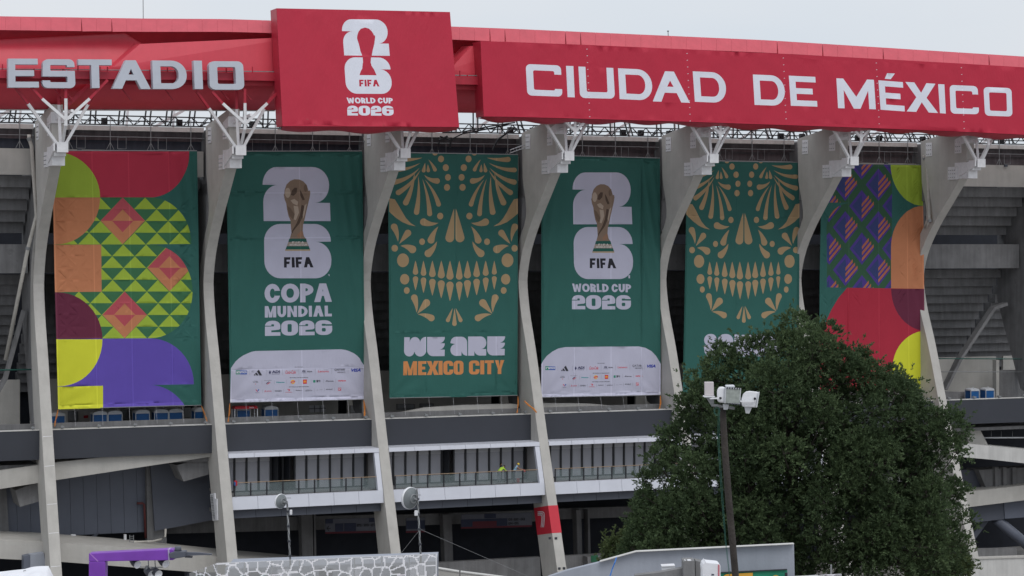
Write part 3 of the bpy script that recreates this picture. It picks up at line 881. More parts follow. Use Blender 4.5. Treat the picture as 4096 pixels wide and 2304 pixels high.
slab('corbel', M_con2, [(62, 1962), (155, 1925), (165, 2003), (80, 2028)], 1.6, 3)
slab('side_wall', M_con2, [(-200, 1900), (22, 1900), (38, 2165), (-200, 2165)], -2.2, 1.0)
slab('lower_ramp', M_con, [(-200, 2155), (180, 2168), (500, 2190), (960, 2236), (1330, 2268), (1330, 2282), (800, 2290), (240, 2247), (-200, 2225)], 4.5, 6)
slab('panel_cabinet', M_panelb, [(95, 2226), (120, 2220), (120, 2320), (95, 2320)], 5.4, 1)
slab('panel_cabinet', M_paintwall, [(121, 2220), (176, 2212), (190, 2320), (121, 2320)], 5.4, 1)
slab('angled_wall', M_slate, [(750, 2285), (870, 2240), (960, 2236), (960, 2320), (750, 2320)], 4.0, 1)
def tube_px(name, P, d, r, mt, n=8):
    m = MB(); m.tube([W(pt(x, y, d)[0], d, pt(x, y, d)[1]) for x, y in P], r, n); return m.build(name, mt, stadium, smooth=True)
tube_px('service_pipe', [(238, 2182), (420, 2173), (610, 2165), (645, 2158), (660, 2146), (663, 2115)], 0.0, 0.09, M_pipe)
tube_px('oxide_pipe', [(548, 2013), (570, 2013), (577, 2018), (583, 2152)], -2.0, 0.10, M_rust)
for x, w_ in ((285, 18), (497, 9)): slab('white_post', M_white, [(x, 2138), (x + w_, 2138), (x + w_, 2195), (x, 2195)], -1.0, 0.3)
slab('brace', M_slate, [(380, 2135), (400, 2132), (355, 2172), (330, 2175)], -2.5, 0.2)
m = MB()
for x in (519, 534): m.tube([W(pt(x, y, 0.4)[0], 0.4, pt(x, y, 0.4)[1]) for y in (2140, 2192)], 0.03, 5)
for y in range(2145, 2192, 8): m.tube([W(pt(x, y, 0.4)[0], 0.4, pt(x, y, 0.4)[1]) for x in (519, 534)], 0.02, 5)
m.build('ladder', M_grey, stadium)
# hall columns, ledges and hanging boards in bays one to three
for P in ([(1204, 2050), (1250, 2050), (1254, 2260), (1210, 2260)], [(1256, 2050), (1262, 2050), (1266, 2250), (1258, 2250)],
          [(1772, 2058), (1806, 2058), (1814, 2260), (1780, 2260)], [(2305, 2040), (2325, 2040), (2330, 2260), (2312, 2260)], [(2352, 2040), (2358, 2040), (2364, 2260), (2354, 2260)]):
    slab('hall_column', M_con2, P, -3.2, 0.9)
for P in ([(640, 2080), (1530, 2058), (1530, 2112), (640, 2136)], [(1560, 2060), (2160, 2040), (2160, 2085), (1560, 2105)], [(2230, 2035), (2700, 2020), (2700, 2062), (2230, 2078)]):
    slab('down_stand_beam', M_con2, P, -4.2, 0.5)
slab('ledge_wall', M_con2, [(1735, 2252), (2160, 2228), (2165, 2330), (1735, 2330)], 2.0, 0.6)
slab('ledge_wall', M_con2, [(2225, 2226), (2700, 2200), (2700, 2330), (2225, 2330)], 2.0, 0.6)
slab('stall_front', M_con2, [(2350, 2228), (2420, 2222), (2425, 2290), (2352, 2292)], 3.0, 1.0)
slab('exit_board', mat('green exit board', (0.02, 0.12, 0.06), 0.6), [(2364, 2222), (2392, 2221), (2393, 2248), (2365, 2249)], 3.05, 0.04)
M_board = mat('dim notice board', (0.10, 0.105, 0.13), 0.7, 0.1)
M_boardn = mat('navy board field', (0.020, 0.026, 0.055), 0.7, 0.1)
M_boardr = mat('dull red board edge', (0.09, 0.012, 0.022), 0.7, 0.1)
def board(x0, x1, yL, yR, h):
    q = lambda u, v: (x0 + (x1 - x0) * u, yL + (yR - yL) * u + h * v)
    b = slab('notice_board', M_board, [q(0, 0), q(1, 0), q(1, 1), q(0, 1)], -1.0, 0.1)
    slab('board_edge', M_boardr, [q(0, 0.93), q(1, 0.93), q(1, 1.06), q(0, 1.06)], -0.96, 0.1, parent=b)
    return b, q
def ink(b, mt, P, d=-0.95): slab('board_print', mt, P, d, 0.03, parent=b)
def btext(b, s, quad, mt=M_ink):
    art = Art(); art.word(s, quad, (0, 0, 0), 0.16, 0.16, 0.2, 0.2, {'_': 0.62, '1': 0.3, 'I': 0.16}, 0.12)
    ops = [([[pt(*p, -0.93) for p in c] for c in a_], [[pt(*p, -0.93) for p in c] for c in k_], c_, None) for a_, k_, c_, cl in art.ops]
    relief('board_lettering', ops, lambda x, y: W(x, -0.93, y), lambda x, y: W(x, -0.95, y), mt, b)
_g = glyph
def glyph(ch, tx, ty, rx=0.2, ry=0.2):
    e = 0.02
    if ch == '1': return [[(0.2, 0), (1, 0), (1, 1), (0.35, 1), (0.35, 0.25), (0.2, 0.25)]], []
    if ch == '3': return [rect(0, 0, 1, 1)], [rect(-e, ty, 1 - tx, 0.5 - ty / 2), rect(-e, 0.5 + ty / 2, 1 - tx, 1 - ty)]
    if ch == '4': return [rect(1 - tx, 0, 1, 1), rect(0, 0, tx, 0.55), rect(tx, 0.5 - ty / 2, 1 - tx, 0.5 + ty / 2)], []
    if ch == '5': return [rect(0, 0, 1, 1)], [rect(tx, ty, 1 + e, 0.5 - ty / 2), rect(-e, 0.5 + ty / 2, 1 - tx, 1 - ty)]
    if ch == '7': return [rect(0, 0, 1, ty), [(1 - tx, ty), (1, ty), (0.6, 1), (0.6 - tx, 1)]], []
    if ch == '8': return [rect(0, 0, 1, 1)], [rect(tx, ty, 1 - tx, 0.5 - ty / 2), rect(tx, 0.5 + ty / 2, 1 - tx, 1 - ty)]
    if ch == '.': return [rect(0.3, 0.42, 0.7, 0.58)], []
    if ch == '<': return [[(0, .5), (.45, 0), (.6, .12), (.3, .42), (1, .42), (1, .58), (.3, .58), (.6, .88), (.45, 1)]], []
    if ch == '-': return [rect(0, 0.42, 1, 0.58)], []
    return _g(ch, tx, ty, rx, ry)
b1_, q = board(1302, 1532, 2076, 2070, 56)
ink(b1_, M_boardn, [q(.17, .35), q(.31, .35), q(.31, .93), q(.17, .93)]); ink(b1_, M_boardn, [q(.33, .35), q(.53, .35), q(.53, .93), q(.33, .93)])
ink(b1_, M_boardn, [q(0, 0), q(.13, 0), q(.13, .33), q(0, .33)]); ink(b1_, M_boardn, [q(.76, 0), q(1, 0), q(1, .3), q(.76, .3)])
btext(b1_, '<', [q(.02, .5), q(.09, .5), q(.09, .85), q(.02, .85)])
btext(b1_, '25.26.27.28', [q(.55, .42), q(1.0, .42), q(1.0, .60), q(.55, .60)])
b2_, q = board(1845, 2128, 2058, 2050, 54)
ink(b2_, M_boardn, [q(0, .38), q(.65, .38), q(.65, .93), q(0, .93)]); ink(b2_, M_boardn, [q(.33, 0), q(.49, 0), q(.49, .33), q(.33, .33)])
btext(b2_, '01.02.03', [q(.67, .38), q(.90, .38), q(.90, .56), q(.67, .56)]); btext(b2_, '04.05', [q(.67, .68), q(.81, .68), q(.81, .86), q(.67, .86)])
ink(b2_, M_boardr, [q(.16, .55), q(.5, .55), q(.5, .92), q(.16, .92)], -0.94)
b3_, q = board(1625, 1700, 2072, 2070, 56)
ink(b3_, M_boardn, [q(0, .2), q(1, .2), q(1, .8), q(0, .8)])
sw = Art(); sw.word('64', [(0, 2133), (20, 2132), (21, 2144), (0, 2145)], (0, 0, 0), 0.16, 0.14, .2, .2, {'_': .7}, .2)
relief('wall_number', [([[pt(*p, -2.15) for p in c] for c in a_], [[pt(*p, -2.15) for p in c] for c in k_], c_, None) for a_, k_, c_, cl in sw.ops],
       lambda x, y: W(x, -2.17, y), lambda x, y: W(x, -2.2, y), M_rust, stadium)

# curved barrier seen over the parapet in bays two and three
slab('barrier_wall', M_con, [(1562, 1672), (1600, 1650), (1700, 1630), (1850, 1620), (2046, 1615), (2070, 1618), (2070, 1665), (1562, 1680)], 0.4, 0.4)
slab('barrier_wall', M_con, [(2172, 1612), (2350, 1614), (2480, 1625), (2620, 1640), (2645, 1645), (2645, 1668), (2172, 1672)], 0.4, 0.4)
# shutters on the concourse wall
for P in ([(272, 1645), (312, 1645), (312, 1700), (272, 1700)], [(482, 1638), (522, 1638), (522, 1695), (482, 1695)], [(728, 1630), (765, 1630), (765, 1690), (728, 1690)],
          [(1400, 1622), (1455, 1622), (1455, 1665), (1400, 1665)], [(1587, 1616), (1660, 1616), (1660, 1640), (1587, 1640)], [(1680, 1614), (1735, 1614), (1735, 1640), (1680, 1640)],
          [(3788, 1580), (3800, 1580), (3800, 1620), (3788, 1620)]):
    f = slab('shutter_frame', M_con2, P, -5.85, 0.2)
    x0, y0, x1, y1 = P[0][0], P[0][1], P[2][0], P[2][1]; yy = y0 + 3
    while yy < y0 + (y1 - y0) * 0.62:
        slab('shutter_slat', M_grey, [(x0 + 4, yy), (x1 - 4, yy), (x1 - 4, yy + 4.4), (x0 + 4, yy + 4.4)], -5.8, 0.1, parent=f); yy += 5
slab('wall_sign', M_redbox, [(335, 1662), (352, 1661), (352, 1672), (335, 1673)], -5.85, 0.05)
slab('sky_panel', M_whitep, [(1238, 1622), (1300, 1620), (1302, 1648), (1240, 1650)], -5.9, 0.1)  # white panel: bright sky beyond the window put into its colour
for P in ([(1236, 1634), (1303, 1632), (1303, 1634), (1236, 1636)], [(1258, 1622), (1260, 1622), (1260, 1650), (1258, 1650)], [(1280, 1622), (1282, 1622), (1282, 1650), (1280, 1650)]):
    slab('window_bar', M_frame, P, -5.8, 0.05)
# right hand bay: stairs, beams, ducts
slab('stair_slab', M_con2, [(4030, 1210), (4032, 1222), (3985, 1238), (3850, 1440), (3790, 1560), (3782, 1556), (3840, 1436), (3978, 1228)], -2.6, 0.8)
slab('stair_slab', M_con2, [(92, 1240), (102, 1250), (30, 1520), (-40, 1640), (-52, 1640), (18, 1510)], -2.6, 0.8)
slab('concourse_pier', M_con, [(3985, 1440), (3997, 1440), (3997, 1625), (3985, 1625)], -2.5, 0.6)
slab('concourse_screen', M_con2, [(3770, 1566), (3997, 1570), (3997, 1630), (3770, 1630)], -2.6, 0.3)
slab('concourse_screen', M_con2, [(3998, 1480), (4200, 1480), (4200, 1630), (3998, 1630)], -3.2, 0.3)
tube_px('cable', [(3700, 1434), (4096, 1436), (4200, 1437)], -2.0, 0.05, M_cable)
tube_px('cable', [(-150, 1483), (130, 1478)], -1.6, 0.06, M_cable)
tube_px('railing', [(3740, 1487), (4200, 1488)], -1.5, 0.035, M_grey)
slab('counter_strut', M_con, [(3862, 1722), (3922, 1722), (3956, 1787), (3880, 1782)], 1.0, 1.6)
tube_px('service_pipe', [(3935, 1751), (4200, 1750)], 0.5, 0.07, M_white)
for x in (3965, 4005, 4050): tube_px('hanger_rod', [(x, 1725), (x, 1751)], 0.5, 0.02, M_grey)
slab('ramp_beam', M_conL, [(3820, 1774), (3880, 1778), (4096, 1798), (4300, 1818), (4300, 1874), (4096, 1853), (3960, 1838), (3820, 1826)], 4.5, 5.5)
slab('corbel', M_con2, [(3914, 1880), (4250, 1862), (4250, 1930), (3946, 1956)], 1.0, 2)
for x in (3980, 4012, 4050): slab('corbel_rib', M_con2, [(x, 1870), (x + 14, 1869), (x + 16, 1948), (x + 2, 1950)], 1.3, 0.5)
slab('duct_panel', M_slate, [(3800, 1876), (3912, 1882), (3946, 1958), (3830, 1968)], 0.2, 0.5)
slab('ramp_beam', M_con, [(3780, 1978), (4250, 1924), (4250, 1982), (3880, 2028), (3780, 2040)], 2.5, 2)
slab('duct_panel', M_slate, [(3830, 2022), (4014, 2008), (4018, 2076), (3850, 2096)], 1.4, 1)
slab('duct_panel', M_panelb, [(4016, 2008), (4250, 1984), (4250, 2058), (4020, 2075)], 1.5, 1)
tube_px('raking_tube', [(3985, 2076), (4180, 2240)], 0.8, 0.5, M_panelb, 12)
slab('brace', M_slate, [(3930, 2088), (3955, 2084), (3895, 2165), (3880, 2150)], 0.5, 0.5)
slab('ledge_wall', M_con2, [(3890, 2196), (4068, 2192), (4068, 2240), (3890, 2240)], 2.0, 0.5)
forewall = thing('plaster_wall', 'bright plaster wall at the foot of the stadium in the bottom right corner', 'wall', W(RS[6] + 2, 9, 0))
slab('wall_face', M_conL, [(3800, 2240), (4096, 2230), (4250, 2226), (4250, 2330), (3800, 2330)], 11, 0.6, parent=forewall)
m = MB(); s_, z_ = pt(3800, 2240, 11.03); s2_, z2_ = pt(4250, 2226, 11.03)
m.dprism([(s_, z_), (s2_, z2_), (s2_, z2_ + .12), (s_, z_ + .12)], 11.1, 10.3); m.build('coping', M_con, forewall)

# ================================================================== banners
TEAL = (0.032, 0.125, 0.108); LIME = (0.33, 0.46, 0.05); ORANGE = (0.52, 0.205, 0.10); CRED = (0.45, 0.035, 0.07)
PINK = (0.45, 0.08, 0.10); DKG = (0.045, 0.155, 0.07); PURPLE = (0.115, 0.075, 0.40); MAROON = (0.13, 0.022, 0.05)
YELLOW = (0.62, 0.64, 0.04); LILAC = (0.50, 0.50, 0.62); TAN = (0.40, 0.28, 0.155); INK = (0.022, 0.022, 0.030)
BD = 1.0
def bp(p): return pt(p[0], p[1], BD)
def fold(s, z, s0, s1, z0, z1, seed, strong):
    """outward displacement of hung fabric"""
    u = (s - s0) / (s1 - s0); v = (z1 - z) / (z1 - z0)
    r = 0.05 * math.sin(2.1 * u * 3 + seed) * math.sin(2.5 * v * 3.1 + seed * 1.7)
    r += 0.030 * math.sin(s * 2.3 + 0.22 * z + seed) * (0.35 + 0.65 * math.sin(v * 2.4 + seed) ** 2)
    e = strong * math.exp(-((u - 0.90) / 0.085) ** 2) * (1 - 0.55 * v) * math.exp(-((v - 0.35) / 0.38) ** 2)
    r += 0.12 * e * math.sin((s - 0.16 * (z1 - z)) * 6.5)
    e2 = strong * math.exp(-((u - 0.06) / 0.09) ** 2) * math.exp(-((v - 0.38) / 0.35) ** 2)
    r += 0.07 * e2 * math.sin((s + 0.10 * (z1 - z)) * 5.0 + 1.0)
    # tension creases fanning from the lower corners
    for cu, sg in ((0.0, 1), (1.0, -1)):
        du = (u - cu) * sg * (s1 - s0); dv = (1 - v) * (z1 - z0)
        rad = math.hypot(du, dv)
        if rad < 6:
            a = math.atan2(dv, max(du, 1e-3))
            r += 0.035 * math.sin(a * 11 + seed) * math.exp(-((rad - 2.4) / 1.7) ** 2)
    return r

def mapops(art, shift=None):
    f = (lambda p: p) if shift is None else shift
    g = lambda p: f(bp(p))
    return [([[g(p) for p in c] for c in a], [[g(p) for p in c] for c in k], col, cl and [[g(p) for p in c] for c in cl]) for a, k, col, cl in art.ops]

def seam_ops(out, us, vs_=(), k=0.16):  # seams coloured lighter for light showing through the cloth; hems lightened too
    """lighter stitched seams running down and across the fabric"""
    TL, TR, BR, BL = out; ops = []
    def lerp(a, b, t): return (a[0] + (b[0] - a[0]) * t, a[1] + (b[1] - a[1]) * t)
    h = 0.045 / abs(TR[0] - TL[0])
    for u in us:
        ops.append(([[lerp(TL, TR, u - h), lerp(TL, TR, u + h), lerp(BL, BR, u + h), lerp(BL, BR, u - h)]], [], k, None))
    hv = 0.04 / abs(TL[1] - BL[1])
    for v in vs_:
        ops.append(([[lerp(TL, BL, v - hv), lerp(TR, BR, v - hv), lerp(TR, BR, v + hv), lerp(TL, BL, v + hv)]], [], k, None))
    hv = 0.30 / abs(TL[1] - BL[1]); hu = 0.13 / abs(TR[0] - TL[0])
    ops.append(([[lerp(TL, BL, 1 - hv), lerp(TR, BR, 1 - hv), BR, BL]], [], 0.28, None))
    for a, b in ((0, hu), (1 - hu, 1)):
        ops.append(([[lerp(TL, TR, a), lerp(TL, TR, b), lerp(BL, BR, b), lerp(BL, BR, a)]], [], 0.22, None))
    ops.append(([[TL, TR, lerp(TR, BR, hv * .6), lerp(TL, BL, hv * .6)]], [], 0.12, None))
    return ops

def banner(label, cornerspx, ops, base, seed, strong, us, vs_=()):
    out = [bp(p) for p in cornerspx]
    s0 = min(p[0] for p in out); s1 = max(p[0] for p in out); z0 = min(p[1] for p in out); z1 = max(p[1] for p in out)
    root = thing('hanging_banner', label, 'banner', W((s0 + s1) / 2, BD, z0), group='banners hung between the ribs')
    place = lambda s, z: W(s, BD + fold(s, z, s0, s1, z0, z1, seed, strong), z)
    ops = ops + seam_ops(out, us, vs_)
    # keep every contour inside the cloth outline by clipping with it
    oc = out
    printed('printed_cloth', out, ops, base, place, M_fab, root, 0.21)
    m = MB(); m.tube([W(out[0][0], BD - .05, out[0][1] + .03), W(out[1][0], BD - .05, out[1][1] + .03)], 0.05, 6); m.build('top_pole', M_grey, root)
    m = MB(); m.tube([W(out[3][0], BD, out[3][1] + .03), W(out[2][0], BD, out[2][1] + .03)], 0.035, 6); m.build('bottom_pole', M_grey, root)
    for i in range(5):
        u = (i + 0.6) / 5.3
        s = out[3][0] + (out[2][0] - out[3][0]) * u; z = out[3][1] + (out[2][1] - out[3][1]) * u
        m = MB(); m.tube([W(s, BD, z), W(s + 0.03, 1.25, 15.7)], 0.008, 4); m.build('tie_cord', M_whitep, root)
    return root, place, out

# ---- logo outlines in their own box (0..1, y down), taken from the second banner
def n2(p): return ((p[0] - 432) / 790.0, (p[1] - 197) / 627.0)
TWO = [n2(p) for p in ([(432, 403)] + ell(600, 403, 168, 206, 180, 270, 8) + ell(1020, 405, 192, 208, 270, 360, 8) + ell(1045, 405, 167, 206, 0, 90, 8)[1:] +
                       [(1218, 614), (1222, 824), (440, 824)] + ell(608, 600, 170, 194, 180, 270, 8))]
def n6(p): return ((p[0] - 452) / 780.0, (p[1] - 857) / 630.0)
SIX = [n6(p) for p in (ell(640, 1055, 188, 198, 180, 270, 8) + ell(1040, 1062, 188, 205, 270, 360, 8) + [(1050, 1064)] + ell(1050, 1270, 182, 206, 270, 360, 8)[1:] +
                       ell(1050, 1290, 182, 197, 0, 90, 8)[1:] + ell(640, 1290, 186, 197, 90, 180, 8))]
BOLDW = {'_': 0.78, 'I': 0.26, 'M': 0.95, 'W': 1.12, 'L': 0.58, 'O': 0.90, 'D': 0.78, 'A': 0.86, 'P': 0.66, 'R': 0.68, 'C': 0.76, 'U': 0.74, 'N': 0.80, 'E': 0.62, 'T': 0.68, 'Y': 0.80, 'X': 0.86, 'F': 0.56}
def logo_text(art, fifa, wc, yr, col, inkc, wcs='WORLD CUP'):
    art.word('FIFA', fifa, inkc, 0.30, 0.24, 0.2, 0.2, {'_': 0.72, 'F': 0.74, 'A': 1.06, 'I': 0.32}, 0.12)
    if wc: art.word(wcs, wc, col, 0.27, 0.235, 0.42, 0.48, BOLDW, 0.07, 0.22)
    art.word('2026', yr, col, 0.42, 0.235, 0.46, 0.34, {'_': 1.02, '0': 1.12, '6': 1.1}, 0.06)

# ---- banner 2: green, COPA MUNDIAL 2026
def z2(p): return (900 + p[0] / 2.898, 600 + p[1] / 2.898)
A2 = Art()
f = quadmap([z2((432, 197)), z2((1212, 197)), z2((1222, 824)), z2((440, 824))]); A2.add([[f(p) for p in TWO]], LILAC)
f = quadmap([z2((452, 857)), z2((1228, 857)), z2((1234, 1487)), z2((456, 1487))]); A2.add([[f(p) for p in SIX]], LILAC)
zt = lambda p: (1040 + p[0] / 3.293, 680 + p[1] / 3.293)
GOLD = (0.24, 0.17, 0.125); GOLDL = (0.44, 0.35, 0.28); GOLDD = (0.09, 0.06, 0.045); GOLDM = (0.16, 0.11, 0.08)
T2 = Art(zt)
T2.P([(312, 320), (320, 320), (325, 260), (350, 190), (395, 145), (450, 122), (515, 124), (570, 148), (615, 195), (640, 275), (657, 266), (664, 300), (655, 360), (640, 420), (625, 480), (605, 560), (585, 650), (565, 720), (560, 800), (575, 870), (605, 910), (400, 905), (392, 900), (412, 830), (405, 740), (400, 665), (375, 610), (355, 520), (345, 440), (325, 390)], GOLD)
T2.P(ell(365, 300, 36, 66), GOLDL); T2.P(ell(600, 240, 24, 48), GOLDM)
T2.P([(405, 330), (420, 270), (455, 232), (490, 235), (482, 300), (440, 340)], GOLDD)
T2.P([(520, 250), (550, 300), (590, 390), (560, 400), (530, 340)], GOLDD)
T2.P([(400, 400), (450, 380), (500, 420), (490, 470), (430, 440)], GOLDL)
T2.P([(355, 470), (400, 500), (450, 580), (470, 640), (430, 650), (385, 600)], GOLDM)
T2.P([(440, 470), (500, 480), (510, 560), (470, 660), (440, 650), (455, 580)], GOLDL)
T2.P([(545, 460), (580, 470), (565, 600), (520, 700), (440, 800), (410, 860), (420, 800), (480, 700), (520, 600)], GOLDD)
T2.P([(585, 470), (615, 440), (590, 560), (570, 640), (560, 600)], GOLDL)
T2.P([(480, 860), (540, 800), (560, 810), (560, 870), (500, 895)], (0.30, 0.17, 0.11))
T2.P([(385, 903), (605, 903), (617, 948), (372, 948)], (0.02, 0.10, 0.08))
T2.P([(372, 948), (617, 948), (640, 1003), (352, 1003)], (0.34, 0.28, 0.24))
T2.P([(352, 1003), (640, 1003), (657, 1046), (335, 1046)], (0.02, 0.11, 0.085))
T2.P([(332, 1046), (658, 1046), (661, 1066), (330, 1066)], (0.42, 0.32, 0.22))
T2.word('FIFA', [(420, 941), (574, 941), (576, 966), (418, 966)], (0.62, 0.58, 0.55), 0.24, 0.24, .2, .2, {'_': .8, 'I': .24}, .35)
T2.word('WORLD CUP', [(388, 972), (618, 972), (622, 998), (384, 998)], (0.62, 0.58, 0.55), 0.22, 0.22, .4, .4, BOLDW, .1, .2)
z4 = lambda p: (1024 + p[0] / 1.617, 768 + p[1] / 1.617)
A2.ops += T2.ops
nlogo = len(A2.ops)
A2.word('COPA', [z4(p) for p in [(55, 594), (489, 591), (491, 710), (55, 718)]], LILAC, 0.30, 0.25, 0.48, 0.5, {'_': .9, 'O': 1.02, 'P': .74, 'A': .98, 'C': .88}, 0.04)
A2.word('MUNDIAL', [z4(p) for p in [(57, 738), (489, 735), (491, 804), (57, 812)]], LILAC, 0.27, 0.25, 0.4, 0.45, BOLDW, 0.10)
logo_text(A2, [z2(p) for p in [(684, 1243), (1010, 1241), (1026, 1361), (684, 1363)]], None, [z4(p) for p in [(58, 833), (492, 829), (494, 924), (58, 931)]], LILAC, INK)
zs = lambda p: (900 + p[0] / 4.441, 1380 + p[1] / 4.441)
PANEL2 = [(108, 410), (150, 345), (190, 290), (250, 232), (320, 185), (400, 148), (470, 120), (540, 107), (1200, 95), (2060, 76), (2140, 88), (2200, 106), (2290, 148), (2350, 192), (2395, 240), (2420, 290), (2448, 330), (2475, 370), (2500, 1100), (90, 1100)]
SP2 = Art(zs); SP2.P(PANEL2, LILAC)
A2.ops += SP2.ops
TM = Art(z2); TM.word('TM', [(1196, 1440), (1212, 1440), (1212, 1462), (1196, 1462)], LILAC, .2, .2, .2, .2, {'_': .8}, .2)
A2.ops += TM.ops
B2L = 'green banner reading COPA MUNDIAL 2026 under a trophy'
b2, place2, out2 = banner(B2L, [(904, 607), (1449, 606), (1461, 1599), (921, 1612)], mapops(A2), TEAL, 1.3, 1.0, (0.53,), (0.165, 0.345, 0.87))

# ---- sponsor marks: small flat prints laid on the cloth, 8 mm proud
def mark_colour(c, name):
    if name not in MATS: mat(name, c, 0.7, 0.02, 2)
    return MATS[name]
def font_tris(txt, bold=0.0, shear=0.0):
    cu = bpy.data.curves.new('t', 'FONT'); cu.body = txt; cu.resolution_u = 2; cu.offset = bold; cu.shear = shear
    o = bpy.data.objects.new('t', cu); C.objects.link(o)
    dg = bpy.context.evaluated_depsgraph_get(); dg.update()
    me = o.evaluated_get(dg).to_mesh()
    V = [(v.co.x, v.co.y) for v in me.vertices]; F = [tuple(p.vertices) for p in me.polygons]
    o.evaluated_get(dg).to_mesh_clear(); bpy.data.objects.remove(o); bpy.data.curves.remove(cu)
    if not V: return [], []
    x0 = min(v[0] for v in V); x1 = max(v[0] for v in V); y0 = min(v[1] for v in V); y1 = max(v[1] for v in V)
    return [((v[0] - x0) / (x1 - x0), (y1 - v[1]) / (y1 - y0)) for v in V], F
SPONSORS = []   # (name of the part, [(verts in banner-2 zoom px, faces, colour name, colour)])
def sp(items): SPONSORS.append(items)
def T(txt, x0, y0, x1, y1, col, cn, bold=0.012, shear=0.0, sl=None):
    V, F = font_tris(txt, bold, shear)
    sl = -0.012 if sl is None else sl
    return ([(x0 + (x1 - x0) * u, y0 + (y1 - y0) * v + sl * (x1 - x0) * u) for u, v in V], F, cn, col)
def G(P, col, cn): return (list(P), [tuple(range(len(P)))], cn, col)
kI = ((0.03, 0.03, 0.04), 'ink black'); kR = ((0.62, 0.03, 0.05), 'ink red'); kB = ((0.03, 0.05, 0.36), 'ink blue'); kN = ((0.03, 0.03, 0.10), 'ink navy')
kG = ((0.02, 0.25, 0.16), 'ink green'); kW = ((0.66, 0.66, 0.72), 'ink white'); kT = ((0.02, 0.33, 0.36), 'ink turquoise'); kY = ((0.80, 0.45, 0.05), 'ink yellow'); kS = ((0.30, 0.30, 0.36), 'ink grey')
kP = ((0.60, 0.14, 0.20), 'ink coral')
sp([G([(190, 450), (262, 450), (262, 520), (190, 521)], *kG), G([(262.5, 450), (388, 454), (388, 521), (262.5, 520)], (0.03, 0.10, 0.42), 'ink azure'), T('aramco', 197, 464, 383, 504, *kW, bold=0.03)])
sp([G([(511, 528), (528, 516), (545, 540), (514, 541)], *kI), G([(533, 503), (558, 488), (594, 540), (558, 541)], *kI), G([(566, 468), (602, 438), (658, 539), (612, 541)], *kI)])
sp([G([(778, 488), (797, 450), (818, 486), (797, 525)], *kN), T('ADI', 835, 452, 972, 500, *kN, bold=0.04), T('PREDICTSTREET', 832, 511, 972, 522, *kN)])
sp([T('Coca-Cola', 1074, 452, 1256, 512, *kR, bold=0.01, shear=0.35)])
sp([G(ell(1402, 465, 30, 17), *kN), T('H', 1388, 456, 1416, 475, *kW, bold=0.02, shear=.3), T('HYUNDAI', 1360, 490, 1444, 500, *kN), T('KIA', 1462, 460, 1552, 484, *kI, bold=0.02)])
sp([T('Lenovo', 1652, 449, 1845, 487, *kR)])
sp([T('QATAR', 1942, 420, 2132, 466, *kI, bold=0.0), T('AIRWAYS', 1994, 474, 2136, 498, *kI, bold=0.0)])
sp([T('VISA', 2240, 418, 2412, 476, *kB, bold=0.05, shear=0.3)])
sp([T('ULTRA', 494, 646, 588, 668, *kI), G([(538, 682), (545, 682), (545, 702), (538, 702)], *kR), T('Michelob', 512, 630, 570, 638, *kS)])
sp([T('BANK OF AMERICA', 698, 626, 830, 633, *kI), G([(726, 690), (752, 662), (780, 648), (790, 652), (760, 672), (738, 692)], *kN), G([(740, 697), (770, 676), (800, 660), (808, 666), (778, 684), (756, 700)], *kR)])
sp([T('Hisense', 912, 650, 1056, 674, *kT, bold=0.03)])
sp([G(ell(1206, 655, 38, 36), *kY), G([(1166, 650), (1244, 632), (1248, 660), (1168, 678)], *kR), T("Lay's", 1176, 648, 1238, 668, *kW, bold=.02)])
sp([G([(1385, 614), (1454, 612), (1454, 688), (1386, 689)], *kR), T('m', 1398, 632, 1442, 670, *kY, bold=0.03)])
sp([G([(1566, 622), (1606, 622), (1606, 666), (1566, 667)], *kG), T('蒙牛', 1622, 620, 1700, 664, *kI)])
sp([T('Rexona', 1806, 626, 1926, 652, *kI), G([(1786, 640), (1792, 638), (1795, 646), (1803, 626), (1806, 628), (1796, 654)], *kI)])
sp([T('verizon', 2002, 618, 2146, 648, *kR, bold=0.03)])
sp([G([(540, 792), (560, 791), (582, 830), (576, 832)], *kR), G([(590, 789), (614, 788), (582, 830), (574, 822)], (0.03, 0.13, 0.45), 'ink azure'), T('Valvoline', 536, 842, 614, 852, *kN)])
sp([T('A', 700, 802, 736, 838, *kP), T('airbnb', 742, 806, 826, 830, *kP, bold=.02)])
sp([T('DIAGEO', 886, 803, 1006, 830, *kI)])
sp([G([(1100, 782), (1145, 784), (1157, 800), (1146, 814), (1128, 816), (1124, 807), (1142, 803), (1140, 795), (1112, 793)], *kR), T('DOORDASH', 1072, 832, 1188, 844, *kR)])
sp([T('Globant', 1254, 797, 1350, 817, *kI), T('>', 1354, 799, 1368, 811, *kI)])
sp([T('MARRIOTT', 1448, 785, 1528, 793, *kS), T('BONVOY', 1430, 801, 1548, 823, *kI, bold=0.0)])
sp([G([(1622, 810), (1640, 792), (1658, 810), (1650, 810), (1640, 800), (1630, 810)], *kS), T('HARRIS', 1680, 788, 1736, 798, *kS)])
sp([T('ROCK-IT', 1798, 780, 1914, 796, *kI, bold=.04), T('CARGO', 1862, 800, 1910, 806, *kS)])
sp([G([(2010, 758), (2064, 756), (2064, 812), (2010, 814)], *kP), G([(2018, 800), (2056, 762), (2060, 768), (2024, 806)], *kW), G([(2014, 782), (2036, 760), (2042, 762), (2016, 790)], *kW)])
sp([T('FIFA PARTNERS', 1240, 388, 1385, 398, *kI, bold=.03)])
sp([T('FIFA WORLD CUP 2026 SPONSORS', 1148, 575, 1476, 588, *kI, bold=.03)])
sp([T('FIFA WORLD CUP 2026 SUPPORTERS', 1136, 738, 1486, 751, *kI, bold=.03)])
